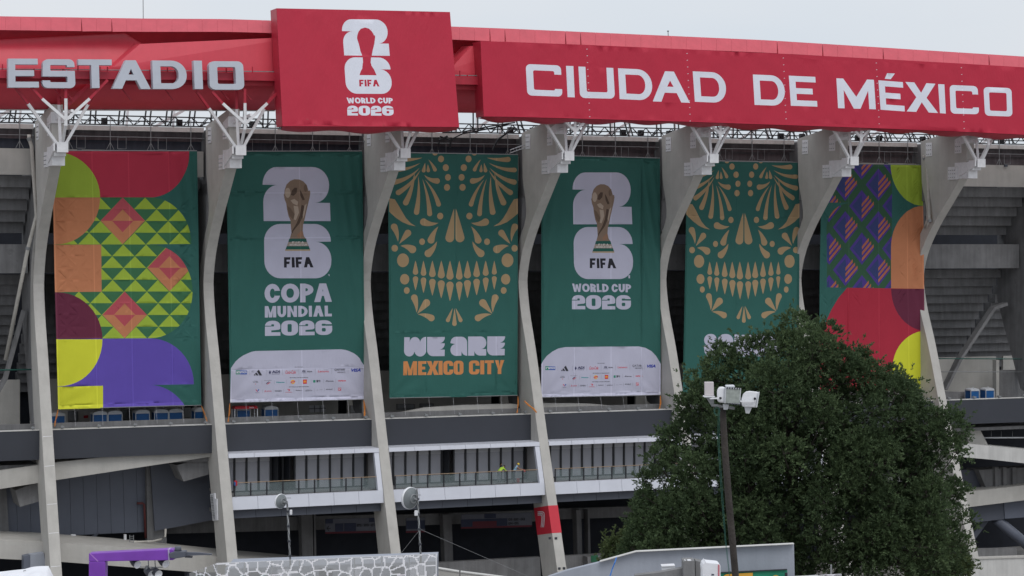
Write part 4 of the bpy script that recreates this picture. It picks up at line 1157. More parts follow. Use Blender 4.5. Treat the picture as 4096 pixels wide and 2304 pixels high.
for x, y0, y1 in [(438, 438, 538), (733, 436, 538), (1022, 432, 536), (1313, 426, 530), (1604, 418, 522), (1894, 412, 514), (2184, 406, 502), (655, 628, 702), (876, 624, 698), (1095, 620, 694), (1313, 614, 690), (1528, 610, 686), (1749, 604, 678), (1965, 598, 672), (670, 790, 854), (855, 786, 850), (1039, 784, 848), (1223, 780, 842), (1402, 774, 836), (1582, 768, 830), (1767, 764, 824), (1947, 758, 818)]:
    sp([G([(x - 1.6, y0), (x + 1.6, y0), (x + 2.2, y1), (x - 1.0, y1)], *kS)])
def lay_sponsors(root, place, shift):
    n = 0
    for items in SPONSORS:
        V = []; F = []; mats = []; mi = []
        for P, Fs, cn, col in items:
            lvl = 0.010 + 0.004 * len(mats)
            b = len(V)
            for p in P:
                s, z = shift(bp(zs(p))); q = place(s, z); V.append((q.x + SA * lvl, q.y - CA * lvl, q.z))
            mm = mark_colour(col, cn)
            if mm not in mats: mats.append(mm)
            for f_ in Fs: F.append(tuple(i + b for i in f_)); mi.append(mats.index(mm))
        me = bpy.data.meshes.new('mark'); me.from_pydata(V, [], F)
        for mm in mats: me.materials.append(mm)
        me.polygons.foreach_set('material_index', mi)
        thin = len(items) == 1 and len(items[0][0]) == 4
        link('divider_line' if thin else 'sponsor_mark', me, root)
lay_sponsors(b2, place2, lambda p: p)

# ---- banner 4: green, WORLD CUP 2026 (same cloth, moved along the facade)
za = bp((1049, 668)); zb_ = bp((1322, 884)); ya = bp((2180 + 255 / 2.337, 660 + 70 / 2.337)); yb = bp((2180 + 815 / 2.337, 660 + 553 / 2.337))
kx = (yb[0] - ya[0]) / (zb_[0] - za[0]); kz = (yb[1] - ya[1]) / (zb_[1] - za[1])
sh4 = lambda p: (ya[0] + (p[0] - za[0]) * kx, ya[1] + (p[1] - za[1]) * kz)
A4 = Art(); A4.ops = A2.ops[:nlogo]
ops4 = mapops(A4, sh4)
A4b = Art(); y4 = lambda p: (2180 + p[0] / 2.337, 660 + p[1] / 2.337)
logo_text(A4b, [y4(p) for p in [(421, 872), (652, 874), (666, 966), (420, 964)]], [y4(p) for p in [(253, 1108), (803, 1113), (803, 1190), (258, 1186)]],
          [y4(p) for p in [(250, 1216), (802, 1217), (803, 1351), (250, 1348)]], LILAC, INK)
y5 = lambda p: (2048 + p[0] / 1.617, 768 + p[1] / 1.617)
A4b.P([y5(p) for p in [(184, 1125), (200, 1092), (225, 1060), (260, 1032), (300, 1012), (345, 1003), (600, 1000), (820, 999), (865, 1008), (905, 1030), (932, 1060), (950, 1092), (964, 1120), (970, 1370), (186, 1370)]], LILAC)
A4b.P([(x, y) for x, y in [(2513, 1101), (2519, 1101), (2519, 1113), (2513, 1113)]], LILAC)
b4, place4, out4 = banner('green banner reading WORLD CUP 2026 under a trophy', [(2166, 622), (2640, 634), (2642, 1581), (2165, 1591)], ops4 + mapops(A4b), TEAL, 2.9, 1.3, (0.27, 0.58, 0.84))
p0 = bp(zs((287, 485))); p1 = bp(zs((2325, 447))); q0 = bp(y5((246, 1139))); q1 = bp(y5((902, 1129)))
kk = (q1[0] - q0[0]) / (p1[0] - p0[0])
lay_sponsors(b4, place4, lambda p: (q0[0] + (p[0] - p0[0]) * kk, q0[1] + (p[1] - p0[1]) * kk))

# ---- banner 1: geometric, lime, orange, red and purple
A1 = Art()
zz = lambda x, y: (180 + x / 2.162, 590 + y / 2.162)
A1.P([(205, 596), (757, 602)] + ell(600, 612, 157, 178, 0, 90, 12)[1:] + [(205, 790)], CRED)
A1.P([(200, 606)] + ell(212, 790, 188, 184, 270, 360, 12) + [(200, 790)], LIME)
REG = [[(215, 790), (600, 789)] + ell(600, 976, 166, 187, 270, 360, 12) + [(600, 977)] + ell(600, 1166, 171, 188, 270, 360, 12) + ell(600, 1167, 171, 186, 0, 90, 12)[1:] + [(215, 1355)]]
A1.add(REG, DKG)
for r in range(12):
    y0 = 790 + 47.0 * r; y1 = y0 + 47.0; sl = 0.0
    for i in range(-3, 6):
        cx = 400 + 90.4 * i + (45.2 if r % 2 else 0) + (r * 0.75)
        if cx < 205 or cx > 800: continue
        A1.P([(cx, y0 + 0.3), (cx + 44.9, y1 - 0.3), (cx - 44.9, y1 - 0.3)], LIME, clip=REG)
for cx, cy in ((491, 883), (677.5, 1071), (498.5, 1259.5)):
    A1.P([(cx, cy - 93.6), (cx + 89, cy), (cx - 89, cy)], PINK, clip=REG)
    A1.P([(cx - 89, cy), (cx + 89, cy), (cx, cy + 93.6)], ORANGE, clip=REG)
    A1.P([(cx, cy - 46), (cx + 43, cy), (cx - 43, cy)], ORANGE, clip=REG)
    A1.P([(cx - 43, cy), (cx + 43, cy), (cx, cy + 46)], PINK, clip=REG)
A1.P([(200, 790)] + ell(222, 790, 178, 188, 0, 90, 12) + [(200, 978)], ORANGE)
A1.P([(200, 979), (405, 978.5), (407, 1167), (200, 1169)], ORANGE)
A1.P([(200, 1169)] + ell(228, 1355, 182, 186, 270, 360, 12) + [(200, 1356)], MAROON)
A1.P([(232, 1355.5), (600, 1353)] + ell(600, 1537, 175, 184, 270, 360, 12) + [(612, 1540)] + ell(600, 1740, 172, 200, 270, 330, 10) + [(215, 1700)], PURPLE)
A1.P([(200, 1357)] + ell(236, 1357, 174, 188, 0, 90, 12) + [(200, 1546)], YELLOW)
A1.P([(200, 1547), (412, 1543), (412, 1700), (200, 1700)], YELLOW)
banner('geometric banner of lime triangles and pink diamonds with a purple and yellow foot', [(207, 604), (788, 605), (805, 1622), (232, 1637)], mapops(A1), TEAL, 0.4, 0.8, (0.27, 0.52, 0.80), (0.725,))

# ---- banners 3 and 5: petals and teeth in sand colour
def drop(tip, end, r, bend=0.0, n=9):
    """petal: a point widening along a bent spine to a round end"""
    (x0, y0), (x1, y1) = tip, end
    dx, dy = x1 - x0, y1 - y0; L = math.hypot(dx, dy); nx, ny = -dy / L, dx / L
    mx_, my_ = (x0 + x1) / 2 + nx * bend * L, (y0 + y1) / 2 + ny * bend * L
    S = []; 
    for i in range(n + 1):
        t = i / n
        x = (1 - t) ** 2 * x0 + 2 * t * (1 - t) * mx_ + t * t * x1; y = (1 - t) ** 2 * y0 + 2 * t * (1 - t) * my_ + t * t * y1
        tx_ = 2 * (1 - t) * (mx_ - x0) + 2 * t * (x1 - mx_); ty_ = 2 * (1 - t) * (my_ - y0) + 2 * t * (y1 - my_)
        l = math.hypot(tx_, ty_) or 1; S.append((x, y, tx_ / l, ty_ / l, t))
    Lf, Rt = [], []
    for x, y, a, b, t in S:
        w_ = r * (t ** 0.85)
        Lf.append((x - b * w_, y + a * w_)); Rt.append((x + b * w_, y - a * w_))
    x, y, a, b, t = S[-1]; a0 = math.degrees(math.atan2(a, -b))
    cap = [(x + r * math.cos(R(a0 - q)), y + r * math.sin(R(a0 - q))) for q in range(20, 180, 20)]
    return [S[0][:2]] + Lf[1:] + cap + Rt[:0:-1]
SK = []
def both(P, c=961.0):
    SK.append(P); SK.append([(2 * c - x, y) for x, y in P][::-1])
both(drop((953, 842), (894, 1246), 62), 965)
for cx, cy, rx_, ry_ in ((760, 946, 42, 46), (512, 1300, 40, 45), (134, 1390, 44, 47), (772, 158, 42, 46), (838, 278, 42, 47), (868, 412, 40, 46), (855, 550, 42, 47), (690, 80, 36, 30)):
    both(ell(cx, cy, rx_, ry_))
both(drop((735, 1040), (535, 1028), 50, -0.20)); both(drop((735, 1088), (636, 1278), 48, 0.10)); both(drop((716, 1295), (598, 1462), 52, -0.14))
both(drop((178, 1300), (128, 1095), 46, 0.12)); both(drop((195, 1330), (315, 1180), 46, 0.0)); both(drop((215, 1358), (375, 1405), 54, -0.16))
both([(425, 1088), (350, 1040), (290, 975), (240, 890), (190, 800), (140, 715), (60, 700), (40, 860), (80, 905), (160, 975), (240, 1030), (330, 1068)])
for tip, end, r, b in [((552, 440), (738, 784), 32, -0.10), ((518, 430), (618, 915), 34, -0.07), ((462, 395), (436, 892), 38, -0.07), ((412, 345), (288, 760), 40, -0.09),
                       ((492, 310), (188, 622), 36, -0.13), ((482, 280), (136, 478), 36, -0.16), ((492, 212), (132, 310), 32, -0.14), ((520, 140), (222, 165), 36, -0.08),
                       ((545, 378), (716, 462), 40, 0.22), ((600, 165), (688, 306), 26, -0.06), ((556, 212), (536, 318), 26, 0.0), ((592, 232), (598, 318), 24, 0.0)]:
    both(drop(tip, end, r, b))
yy = 1414.5
for cx, cy, rx_, ry_ in ((246, 142, 82, 95), (270, 403, 62, 73), (298, 558, 39, 46)): both(ell(cx, cy + yy, rx_, ry_), 967)
for i, (x, b0, r, t1, b1) in enumerate(((418, 342, 38, 362, 557), (530, 357, 40, 378, 597), (655, 375, 46, 397, 632), (777, 392, 49, 417, 668), (898, 410, 51, 435, 707), (1029, 410, 46, 435, 705), (1141, 392, 48, 414, 665), (1266, 375, 46, 396, 628), (1392, 357, 42, 378, 590), (1509, 340, 33, 360, 548))):
    SK.append(drop((x, 145 + yy), (x, b0 - r + yy), r)); SK.append(drop((x, b1 + yy), (x, t1 + r + yy), r))
both(drop((435, 865 + yy), (402, 658 + yy), 46, 0.10), 962); both(drop((443, 880 + yy), (572, 730 + yy), 52, 0.0), 962); both(drop((452, 888 + yy), (640, 938 + yy), 46, -0.14), 962)
both(drop((936, 800 + yy), (868, 968 + yy), 28), 956); SK.append(drop((962, 805 + yy), (958, 1018 + yy), 31))
zk = lambda p: (1540 + p[0] / 3.45, 590 + p[1] / 3.45)
A3 = Art(zk)
CL = [[(62, 0), (1842, 0), (1842, 4000), (62, 4000)]]
for P in SK: A3.P(P, TAN, clip=CL)
nsk = len(A3.ops)
zc = lambda p: (1540 + p[0] / 4.263, 1300 + p[1] / 4.263)
def q4(cx, cy, rx_, ry_, a0, a1): return ell(cx, cy, rx_, ry_, a0, a1, 8)
WEARE = [
    [(330, 208), (423, 208), (423, 298)] + q4(512, 300, 88, 95, 190, 270) + q4(512, 300, 86, 95, 270, 350) + q4(697, 305, 99, 102, 190, 272) + [(700, 440)] + q4(602, 438, 98, 98, 0, 90) + q4(602, 445, 96, 92, 90, 170) + q4(416, 438, 88, 98, 10, 90) + q4(416, 440, 88, 96, 90, 180),
    [(718, 203), (1020, 203)] + q4(925, 208, 95, 102, 10, 85) + [(1018, 312)] + q4(922, 315, 96, 105, 10, 85) + [(1018, 420), (1015, 530), (820, 532)] + q4(810, 430, 92, 100, 95, 180),
    [(1115, 308)] + q4(1212, 305, 97, 105, 185, 270) + [(1310, 200)] + q4(1305, 300, 95, 100, 275, 360) + [(1400, 523), (1390, 523)] + q4(1392, 430, 90, 92, 95, 170) + [(1300, 523), (1205, 527)] + q4(1203, 425, 90, 100, 95, 265),
    [(1417, 197), (1640, 195)] + q4(1632, 302, 95, 107, 275, 445) + [(1723, 410), (1723, 520), (1625, 521)] + q4(1622, 430, 102, 91, 95, 175) + [(1520, 523), (1415, 523)],
    [(1745, 195), (2047, 193)] + q4(1950, 196, 97, 104, 10, 85) + [(2045, 302)] + q4(1950, 303, 95, 102, 10, 85) + [(2043, 407), (2041, 517), (1840, 519)] + q4(1832, 420, 92, 98, 95, 180)]
A3b = Art(zc)
for P in WEARE: A3b.P(P, LILAC)
MC = {'M': (312, 548), 'E': (567, 705), 'X': (713, 915), 'I': (915, 981), 'C': (995, 1160), 'O': (1168, 1335), 'c': (1430, 1608), 'i': (1622, 1690), 'T': (1702, 1852), 'Y': (1866, 2036)}
for ch, (x0, x1) in MC.items():
    ty0 = 620 - (x0 - 312) * 0.0125; by0 = 858 - (x0 - 312) * 0.0135
    w_ = x1 - x0; st = 66 / w_
    q = [(x0 + (8 if ch in 'MY' else 0), ty0), (x1, ty0 - w_ * .0125), (x1, by0 - w_ * .0135), (x0, by0)]
    A3b.letter(ch.upper(), q, (0.62, 0.25, 0.09), 0.30 if ch in 'X' else (0.36 if ch == 'Y' else (1.0 if ch in 'Ii' else st)), 0.20, 62 / w_, 0.24)
b3, place3, out3 = banner('green banner with sand coloured skull petals above WE ARE MEXICO CITY', [(1552, 611), (2073, 620), (2070, 1583), (1558, 1594)], mapops(A3) + mapops(A3b), TEAL, 4.1, 0.35, (0.277, 0.52, 0.83), (0.735,))
r3 = bp(zk((966, 840))); r5 = bp((2976.6, 851)); t3 = bp(zk((966, 145 + yy))); t5 = bp((2976, 1046))
k5 = (t5[1] - r5[1]) / (t3[1] - r3[1])
lft3 = bp(zk((133, 1390))); lft5 = bp((2767.6, 997)); rt3 = bp(zk((1790, 1390))); rt5 = bp((3184, 1009))
kx5 = (rt5[0] - lft5[0]) / (rt3[0] - lft3[0])
sh5 = lambda p: (lft5[0] + (p[0] - lft3[0]) * kx5, r5[1] + (p[1] - r3[1]) * k5)
A5 = Art(); A5.ops = [o[:3] + (None,) for o in A3.ops[:nsk]]
zo = lambda p: (2700 + p[0] / 6.587, 1280 + p[1] / 6.587)
A5b = Art(zo)
A5b.add([rr(765, 368, 1105, 690, [(150, 160), (150, 160), (20, 20), (150, 160)]), [(755, 685), (1000, 600), (1100, 700), (1100, 870), (1000, 960), (850, 960), (780, 850)]], LILAC, [rect(1030, 528, 1120, 560)])
A5b.add([rr(1125, 368, 1528, 960, (180, 180))], LILAC)
A5b.add([[(1550, 380), (1695, 380), (1700, 470), (1760, 390), (1825, 390), (1870, 470), (1900, 470), (1960, 390), (2020, 390), (2030, 960), (1550, 960)]], LILAC)
A5b.add([rr(2050, 372, 2440, 960, (170, 170))], LILAC)
A5b.add([rr(2460, 376, 2800, 960, (150, 150))], LILAC)
c5 = [(2748, 644), (3197, 651), (3196, 1568), (2730, 1572)]
cl5 = [[bp(p) for p in c5]]
b5, place5, out5 = banner('green banner with sand coloured skull petals, its foot behind the tree', c5,
    [(a, k, c, cl5) for a, k, c, cl in mapops(A5, sh5)] + mapops(A5b), TEAL, 5.2, 0.5, (0.44,), (0.24,))

# ---- banner 6: lattice, orange, red, lime
A6 = Art(lambda p: (3240 + p[0] / 2.196, 640 + p[1] / 2.196))
LR = [[(60, 30), (720, 40), (720, 1128), (145, 1118), (145, 600)] + ell(365, 600, 220, 224, 180, 265, 10) + [(365, 375), (60, 372)]]
A6.add(LR, (0.035, 0.10, 0.055))
ins = (0.075, 0.045, 0.25)
cs_ = []
for j in range(-1, 7):
    for i in range(-1, 6):
        if (i + j) % 2 == 0: cs_.append((165 + 145 * i, 30 + 187 * j))
for cx, cy in cs_:
    A6.P([(cx, cy - 142), (cx + 110, cy), (cx, cy + 142), (cx - 110, cy)], ins, clip=LR)
    A6.P([(cx, cy - 100), (cx + 8, cy), (cx, cy + 100), (cx - 84, cy)], (0.04, 0.055, 0.17), clip=LR)
    for dy0, x1_, dy1 in ((-5, 62, -80), (45, 82, -52), (98, 104, -25)):
        A6.P([(cx, cy + dy0 - 14), (cx + x1_, cy + dy1 - 14), (cx + x1_, cy + dy1 + 14), (cx, cy + dy0 + 14)], (0.42, 0.14, 0.075), clip=LR)
A6.P([(705, 20)] + ell(990, 40, 284, 362, 180, 90, 12) + [(1060, 402), (1060, 20)], LIME)
A6.P([(1060, 404)] + ell(990, 762, 275, 358, 270, 180, 12) + [(715, 1130), (1060, 1132)], ORANGE)
A6.P([(325, 1122), (1060, 1132), (1060, 2200), (60, 2200), (60, 1560), (110, 1500), (150, 1400), (190, 1310), (250, 1210)], (0.40, 0.025, 0.05))
A6.P([(715, 1131), (1060, 1132), (1060, 1500)] + ell(1018, 1131, 303, 370, 90, 180, 12), MAROON)
A6.P([(1060, 1502)] + ell(1018, 1850, 300, 350, 270, 180, 12) + [(718, 2200), (1060, 2200)], YELLOW)
banner('lattice banner in purple, lime, orange and red, its foot behind the tree', [(3284, 655), (3690, 661), (3703, 1560), (3276, 1566)], mapops(A6), TEAL, 6.3, 0.7, (0.27, 0.56, 0.84))

# orange straps at the lower banner corners
def strap(px, d0, d1, label, w_=0.028):
    P = []
    for i, (x, y) in enumerate(px):
        d = d0 + (d1 - d0) * i / (len(px) - 1); s, z = pt(x, y, d); P.append(W(s, d, z))
    m = MB(); m.tube(P, w_, 5); m.tube([p + Vector((0.09 * math.sin(i * 2.1), 0, 0)) for i, p in enumerate(P)], w_ * 0.8, 5)
    o = m.build('tie_strap', M_orange); tag(o, label, 'strap', 'orange tie straps under the banners'); o['kind'] = 'thing'
strap([(232, 1640), (224, 1668), (222, 1690), (219, 1706)], 1.0, 2.7, 'orange strap at the lower left corner of the geometric banner')
strap([(806, 1624), (816, 1652), (826, 1672), (829, 1688)], 1.0, 2.7, 'orange strap at the lower right corner of the geometric banner')
strap([(919, 1614), (916, 1650), (914, 1688)], 1.0, 2.7, 'orange strap at the lower left corner of the COPA MUNDIAL banner')
strap([(1456, 1602), (1457, 1632), (1460, 1652), (1458, 1668)], 1.0, 2.7, 'bunched orange strap at the lower right corner of the COPA MUNDIAL banner', 0.06)
strap([(2072, 1586), (2071, 1616), (2070, 1652)], 1.0, 2.7, 'orange strap at the lower right corner of the WE ARE banner')
strap([(2642, 1584), (2641, 1612), (2639, 1638), (2641, 1646)], 1.0, 2.7, 'orange strap at the lower right corner of the WORLD CUP 2026 banner', 0.045)
strap([(2098, 1604), (2112, 1620), (2136, 1636), (2146, 1650)], 3.4, 4.2, 'torn orange strap lying across the rib left of the WORLD CUP 2026 banner', 0.06)

# ================================================================== signs on the roof edge
SR = (0.44, 0.020, 0.048); SWH = (0.66, 0.68, 0.76)
def boxsign(name, label, cpx, dfn, art, step, amp, seed, thick, belly, seams=()):
    fp = lambda p: ptt(p[0], p[1], dfn)
    def sz(p): s, d, z = fp(p); return (s, z)
    out = [sz(p) for p in cpx]
    root = thing(name, label, 'sign', W(out[0][0], 9, out[-1][1]))
    s0 = min(p[0] for p in out); s1 = max(p[0] for p in out); z0 = min(p[1] for p in out); z1 = max(p[1] for p in out)
    def place(s, z):
        e = min(s - s0, s1 - s, 1.2) / 1.2
        zz_ = (z - z0) / (z1 - z0)
        r = amp * (math.sin(s * 1.1 + seed) * math.sin(z * 0.9 + seed) + 0.5 * math.sin(s * 2.3 + z * 1.7))
        cr = 0.0
        for c0 in (s0 + (s1 - s0) * 0.36, s0 + (s1 - s0) * 0.62, s0 + (s1 - s0) * 0.14):
            g = math.exp(-((s - c0 - (z - z0) * 0.5) / 1.6) ** 2) * math.exp(-zz_ / 0.12)
            cr += 0.05 * g * math.sin((s - c0) * 4.0 + (z - z0) * 7.5)
            g = math.exp(-((s - c0 - 3 + (z1 - z) * 0.35) / 0.9) ** 2) * math.exp(-(1 - zz_) / 0.3)
            cr += 0.04 * g * math.sin((s - c0) * 8.0 + (z1 - z) * 2.5)
        return W(s, dfn(z) + (r + cr) * max(0, min(1, e)), z)
    ops = [([[sz(p) for p in c] for c in a], [[sz(p) for p in c] for c in k], col, None) for a, k, col, cl in art.ops]
    printed('printed_face', out, ops, SR, place, M_vinyl, root, step)
    n = len(cpx)
    bk = MB()
    fr = [W(s, dfn(z) - 0.04, z) for s, z in out]; ba = [W(s, dfn(z) - thick, z) for s, z in out]
    bk.prism(fr, ba); bk.build('sign_box', M_redbeam, root)
    # slack skirt along the foot
    P = [fp(p) for p in belly]
    m = MB(); nb = len(P); rows = []
    for j in range(6):
        t = j / 5
        row = []
        for (s, d, z) in P:
            zt_ = None
            top = z; lo = z
            row.append((s, d, z))
        rows.append(row)
    return root, fp, out
def skirt(root, top, drop_px, dfn, thick):
    """fabric sagging under the sign: from the front foot edge down and back"""
    m = MB(); N_ = len(top); J = 6
    for j in range(J + 1):
        t = j / J
        for (x, y), dp in zip(top, drop_px):
            s, d, z = ptt(x, y, dfn)
            h = dp / 48.0
            m.v.append(tuple(W(s, d - 0.02 - (thick - 0.1) * t, z - 0.02 - h * math.sin(math.pi * min(1, t * 1.15 + 0.0) * 0.87))))
    for j in range(J):
        for i in range(N_ - 1):
            a = j * N_ + i; m.f.append((a, a + 1, a + N_ + 1, a + N_))
    m.build('sagging_skirt', M_redbeam, root, smooth=True)

# logo sign
zl = lambda p: (1340 + p[0] / 3.293, 40 + p[1] / 3.293)
AL = Art(zl)
f = quadmap([(82, 121), (690, 126), (722, 603), (115, 598)]); AL.add([[f(p) for p in TWO]], SWH)
f = quadmap([(118, 622), (724, 627), (757, 1105), (148, 1102)]); AL.add([[f(p) for p in SIX]], SWH)
AL.P([(290, 365), (295, 330), (310, 285), (340, 248), (395, 230), (450, 245), (490, 285), (515, 335), (525, 333), (530, 355), (522, 420), (518, 450), (498, 525), (484, 600), (475, 628), (470, 690), (482, 735), (515, 785), (548, 860), (322, 858), (335, 815), (358, 770), (366, 700), (370, 690), (366, 628), (358, 600), (335, 540), (318, 460), (297, 395)], SR)
logo_text(AL, [(317, 918), (574, 919), (587, 1008), (321, 1007)], [(151, 1154), (760, 1157), (762, 1231), (165, 1229)], [(160, 1260), (768, 1262), (774, 1392), (163, 1389)], SWH, SR)
dl = lambda z: 12.6 - (z - 39.0) * 0.20
logo, fpl, outl = boxsign('logo_sign', 'tall red box sign with a white 26 cup logo above WORLD CUP 2026', [(1106, 33), (1300, 37), (1500, 41), (1800, 48), (1837, 508), (1650, 507), (1400, 506), (1130, 505)], dl, AL, 0.4, 0.018, 1.0, 1.7, [])
xs_ = list(range(1132, 1838, 22)); skirt(logo, [(x, 505.5 + (x - 1130) * .004) for x in xs_], [9 + 9 * math.sin((x - 1130) / 707 * math.pi) ** .5 + 6 * math.sin((x - 1130) / 707 * math.pi * 5.0) * (0.4 + 0.6 * math.sin((x - 1130) / 707 * math.pi)) for x in xs_], dl, 1.9)

# long sign: white capitals printed across six cloth panels
AC = Art(); c3 = lambda p: (2048 + p[0] / 1.887, p[1] / 1.887); c4 = lambda p: (3072 + p[0] / 1.887, p[1] / 1.887)
def big(ch, q, tx, ty, rx_, ry_, f): AC.letter(ch, [f(p) for p in q], SWH, tx, ty, rx_, ry_)
big('C', [(103, 483), (370, 494), (380, 730), (116, 720)], .20, .19, .13, .14, c3)
big('I', [(408, 497), (463, 499), (474, 735), (419, 733)], 1, .19, 0, 0, c3)
big('U', [(501, 502), (765, 513), (777, 745), (514, 739)], .20, .20, .14, .16, c3)
big('D', [(801, 515), (1050, 527), (1066, 760), (812, 748)], .21, .19, .16, .19, c3)
big('A', [(1050, 533), (1326, 545), (1342, 776), (1063, 765)], .20, .20, 0, 0, c3)
big('D', [(1364, 538), (1606, 549), (1624, 778), (1380, 768)], .21, .19, .16, .19, c3)
big('D', [(1818, 562), (2050, 572), (2068, 800), (1831, 792)], .21, .19, .16, .19, c3)
big('E', [(157, 571), (357, 580), (373, 805), (173, 798)], .24, .19, 0, 0, c4)
big('M', [(515, 591), (800, 602), (814, 825), (530, 816)], .175, .19, 0, 0, c4)
big('E', [(834, 606), (1018, 620), (1033, 841), (850, 828)], .25, .19, 0, 0, c4)
AC.P([c4(p) for p in [(898, 552), (957, 555), (925, 598), (880, 595)]], SWH)
big('X', [(1037, 618), (1264, 632), (1284, 853), (1047, 841)], .23, .2, 0, 0, c4)
big('I', [(1284, 635), (1330, 637), (1343, 857), (1298, 854)], 1, .19, 0, 0, c4)
big('C', [(1369, 641), (1582, 650), (1593, 863), (1381, 857)], .20, .19, .15, .14, c4)
big('O', [(1627, 656), (1838, 665), (1846, 880), (1637, 873)], .19, .18, .15, .14, c4)
STOP = [(1922, 164), (2048, 168), (2347, 179.5), (2748, 197), (3072, 212), (3505, 235), (3845, 254), (4096, 269), (4240, 277)]
SBOT = [(1935, 466), (2048, 467.5), (2347, 475.5), (2748, 487), (3072, 498), (3505, 513), (3845, 527), (4096, 539), (4240, 546)]
for x, k in ((2347, 0), (2748, 3), (3133, 4), (3505, 5), (3845, 7)):   # laced joints between the cloth panels
    y0 = itp(STOP, x) + 4; y1 = itp(SBOT, x) - 3; yy_ = y0
    dx = 13.0
    AC.P([(x - 1.1, y0), (x + 1.1, y0), (x + 1.1 + dx, y1), (x - 1.1 + dx, y1)], 0.14)
    while yy_ < y1 - 4:
        xx = x + dx * (yy_ - y0) / (y1 - y0)
        AC.P([(xx - 2, yy_ + 12), (xx + 2.6, yy_ + 11), (xx + 2.6, yy_ + 14), (xx - 2, yy_ + 14.5)], (0.55, 0.45, 0.5)); yy_ += 27
dc = lambda z: 11.7 - (z - 40.3) * 0.13
city, fpc, outc = boxsign('city_sign', 'long red box sign with white capitals CIUDAD DE MÉXICO', STOP + SBOT[::-1], dc, AC, 0.45, 0.02, 2.0, 1.7, [])
xs_ = list(range(1937, 4240, 22))
def dropc(x):
    t = (x - 1935) / 190.0
    return 7 + 11 * abs(math.sin(t * math.pi / 1.05 + 0.4)) ** 1.5 + 4 * math.sin(t * 1.3)
skirt(city, [(x, itp(SBOT, x) + .5) for x in xs_], [dropc(x) * min(1, (x - 1925) / 60) for x in xs_], dc, 1.9)

# free-standing letters on the red beam
AE = {'E': [(62, 442), (284, 443), (295, 660), (63, 660)], 'S': [(324, 446), (560, 447), (571, 665), (320, 663)], 'T': [(590, 447), (845, 450), (848, 667), (600, 664)],
      'A': [(848, 454), (1125, 455), (1138, 672), (848, 668)], 'D': [(1149, 456), (1402, 458), (1415, 672), (1157, 671)], 'I': [(1462, 457), (1524, 458), (1533, 672), (1470, 671)], 'O': [(1577, 461), (1834, 463), (1846, 677), (1585, 676)]}
AE['T'] = [(590, 447), (843, 449), (846, 664), (600, 664)]
est = thing('letter_sign', 'grey capitals ESTADIO standing free on the red roof beam', 'sign', W(pt(30, 350, 11.2)[0], 11.2, pt(30, 350, 11.2)[1]))
for ch, q in AE.items():
    a = Art(); w_ = (q[1][0] - q[0][0])
    tx = 1.0 if ch == 'I' else (0.235 if ch != 'A' else 0.22)
    a.letter(ch, [(x / 1.887, y / 1.887) for x, y in q], (1, 1, 1), tx, 0.20, 0.17, 0.18)
    ops = [([[pt(*p, 11.2) for p in c] for c in a_], [[pt(*p, 11.2) for p in c] for c in k_], c_, None) for a_, k_, c_, cl in a.ops]
    relief('letter', ops, lambda x, y: W(x, 11.2, y), lambda x, y: W(x, 10.55, y), M_letter, est)

# ================================================================== things on the concourse
def local_thing(name, label, cat, group, s, d, z):
    return thing(name, label, cat, W(s, d, z), FA, group)
def make_toilet():
    """portable cabin, front towards -y, origin under its middle"""
    t = local_thing('portable_toilet', 'x', 'portable toilet', 'blue portable toilets on the concourse', 0, 0, 0)
    m = MB(); m.box(-.55, .55, -.55, .55, .12, 2.0); m.build('cabin', M_blue, t, local=True, bevel=0.02)
    m = MB(); m.box(-.46, .46, -.585, -.552, .2, 1.93); m.build('door', M_blue, t, local=True)
    m = MB(); m.box(.32, .37, -.62, -.587, 1.0, 1.12); m.build('handle', M_white, t, local=True)
    for x, y in ((-.56, -.56), (.56, -.56), (-.56, .56), (.56, .56)):
        m = MB(); m.box(x - .03, x + .03, y - .03, y + .03, .12, 2.0); m.build('corner_post', M_roofw, t, local=True)
    m = MB(); n = 10
    P = [(.60 * math.cos(math.pi * i / n), 2.0 + .06 + .24 * math.sin(math.pi * i / n) ** .8) for i in range(n + 1)]
    P = [(.60, 2.0)] + P + [(-.60, 2.0)]
    m.prism([(x * .97, -.60, z) for x, z in P], [(x, -.35, z + .03) for x, z in P]); m.prism([(x, -.35, z + .03) for x, z in P], [(x, .35, z + .03) for x, z in P])
    m.prism([(x, .35, z + .03) for x, z in P], [(x * .97, .60, z) for x, z in P]); m.build('domed_roof', M_roofw, t, local=True)
    m = MB(); m.box(-.57, .57, -.57, .57, 0, .12); m.build('skid', M_dark, t, local=True)
    m = MB(); m.tube([(.40, .42, 2.1), (.40, .42, 2.42)], .05, 8); m.build('vent_pipe', M_roofw, t, local=True)
    return t
def copy_thing(t, label):
    r = t.copy(); C.objects.link(r); r['label'] = label
    for ch in t.children:
        c = ch.copy(); C.objects.link(c); c.parent = r; c.matrix_parent_inverse = ch.matrix_parent_inverse.copy()
        for g in ch.children:
            e = g.copy(); C.objects.link(e); e.parent = c; e.matrix_parent_inverse = g.matrix_parent_inverse.copy()
    return r
toilets = [(232, 'blue portable toilet half hidden behind the leftmost rib'), (401, 'blue portable toilet, left one of the touching pair beside the red wall sign'),
           (461, 'blue portable toilet, right one of the touching pair nearer the red wall sign'), (571, 'blue portable toilet standing alone under the purple foot of the geometric banner'),
           (646, 'blue portable toilet, left one of the pair under the right end of the geometric banner'), (704, 'blue portable toilet, right one of the pair under the right end of the geometric banner'),
           (806, 'blue portable toilet cut by the orange strap at the right corner of the geometric banner'),
           (975, 'blue portable toilet behind the small red canopy under the COPA MUNDIAL banner'), (1086, 'blue portable toilet right of the red canopy under the COPA MUNDIAL banner'),
           (3903, 'blue portable toilet on the far right, the one nearer the red cooler'), (3963, 'rightmost blue portable toilet of all, at the far right')]
t0 = make_toilet()
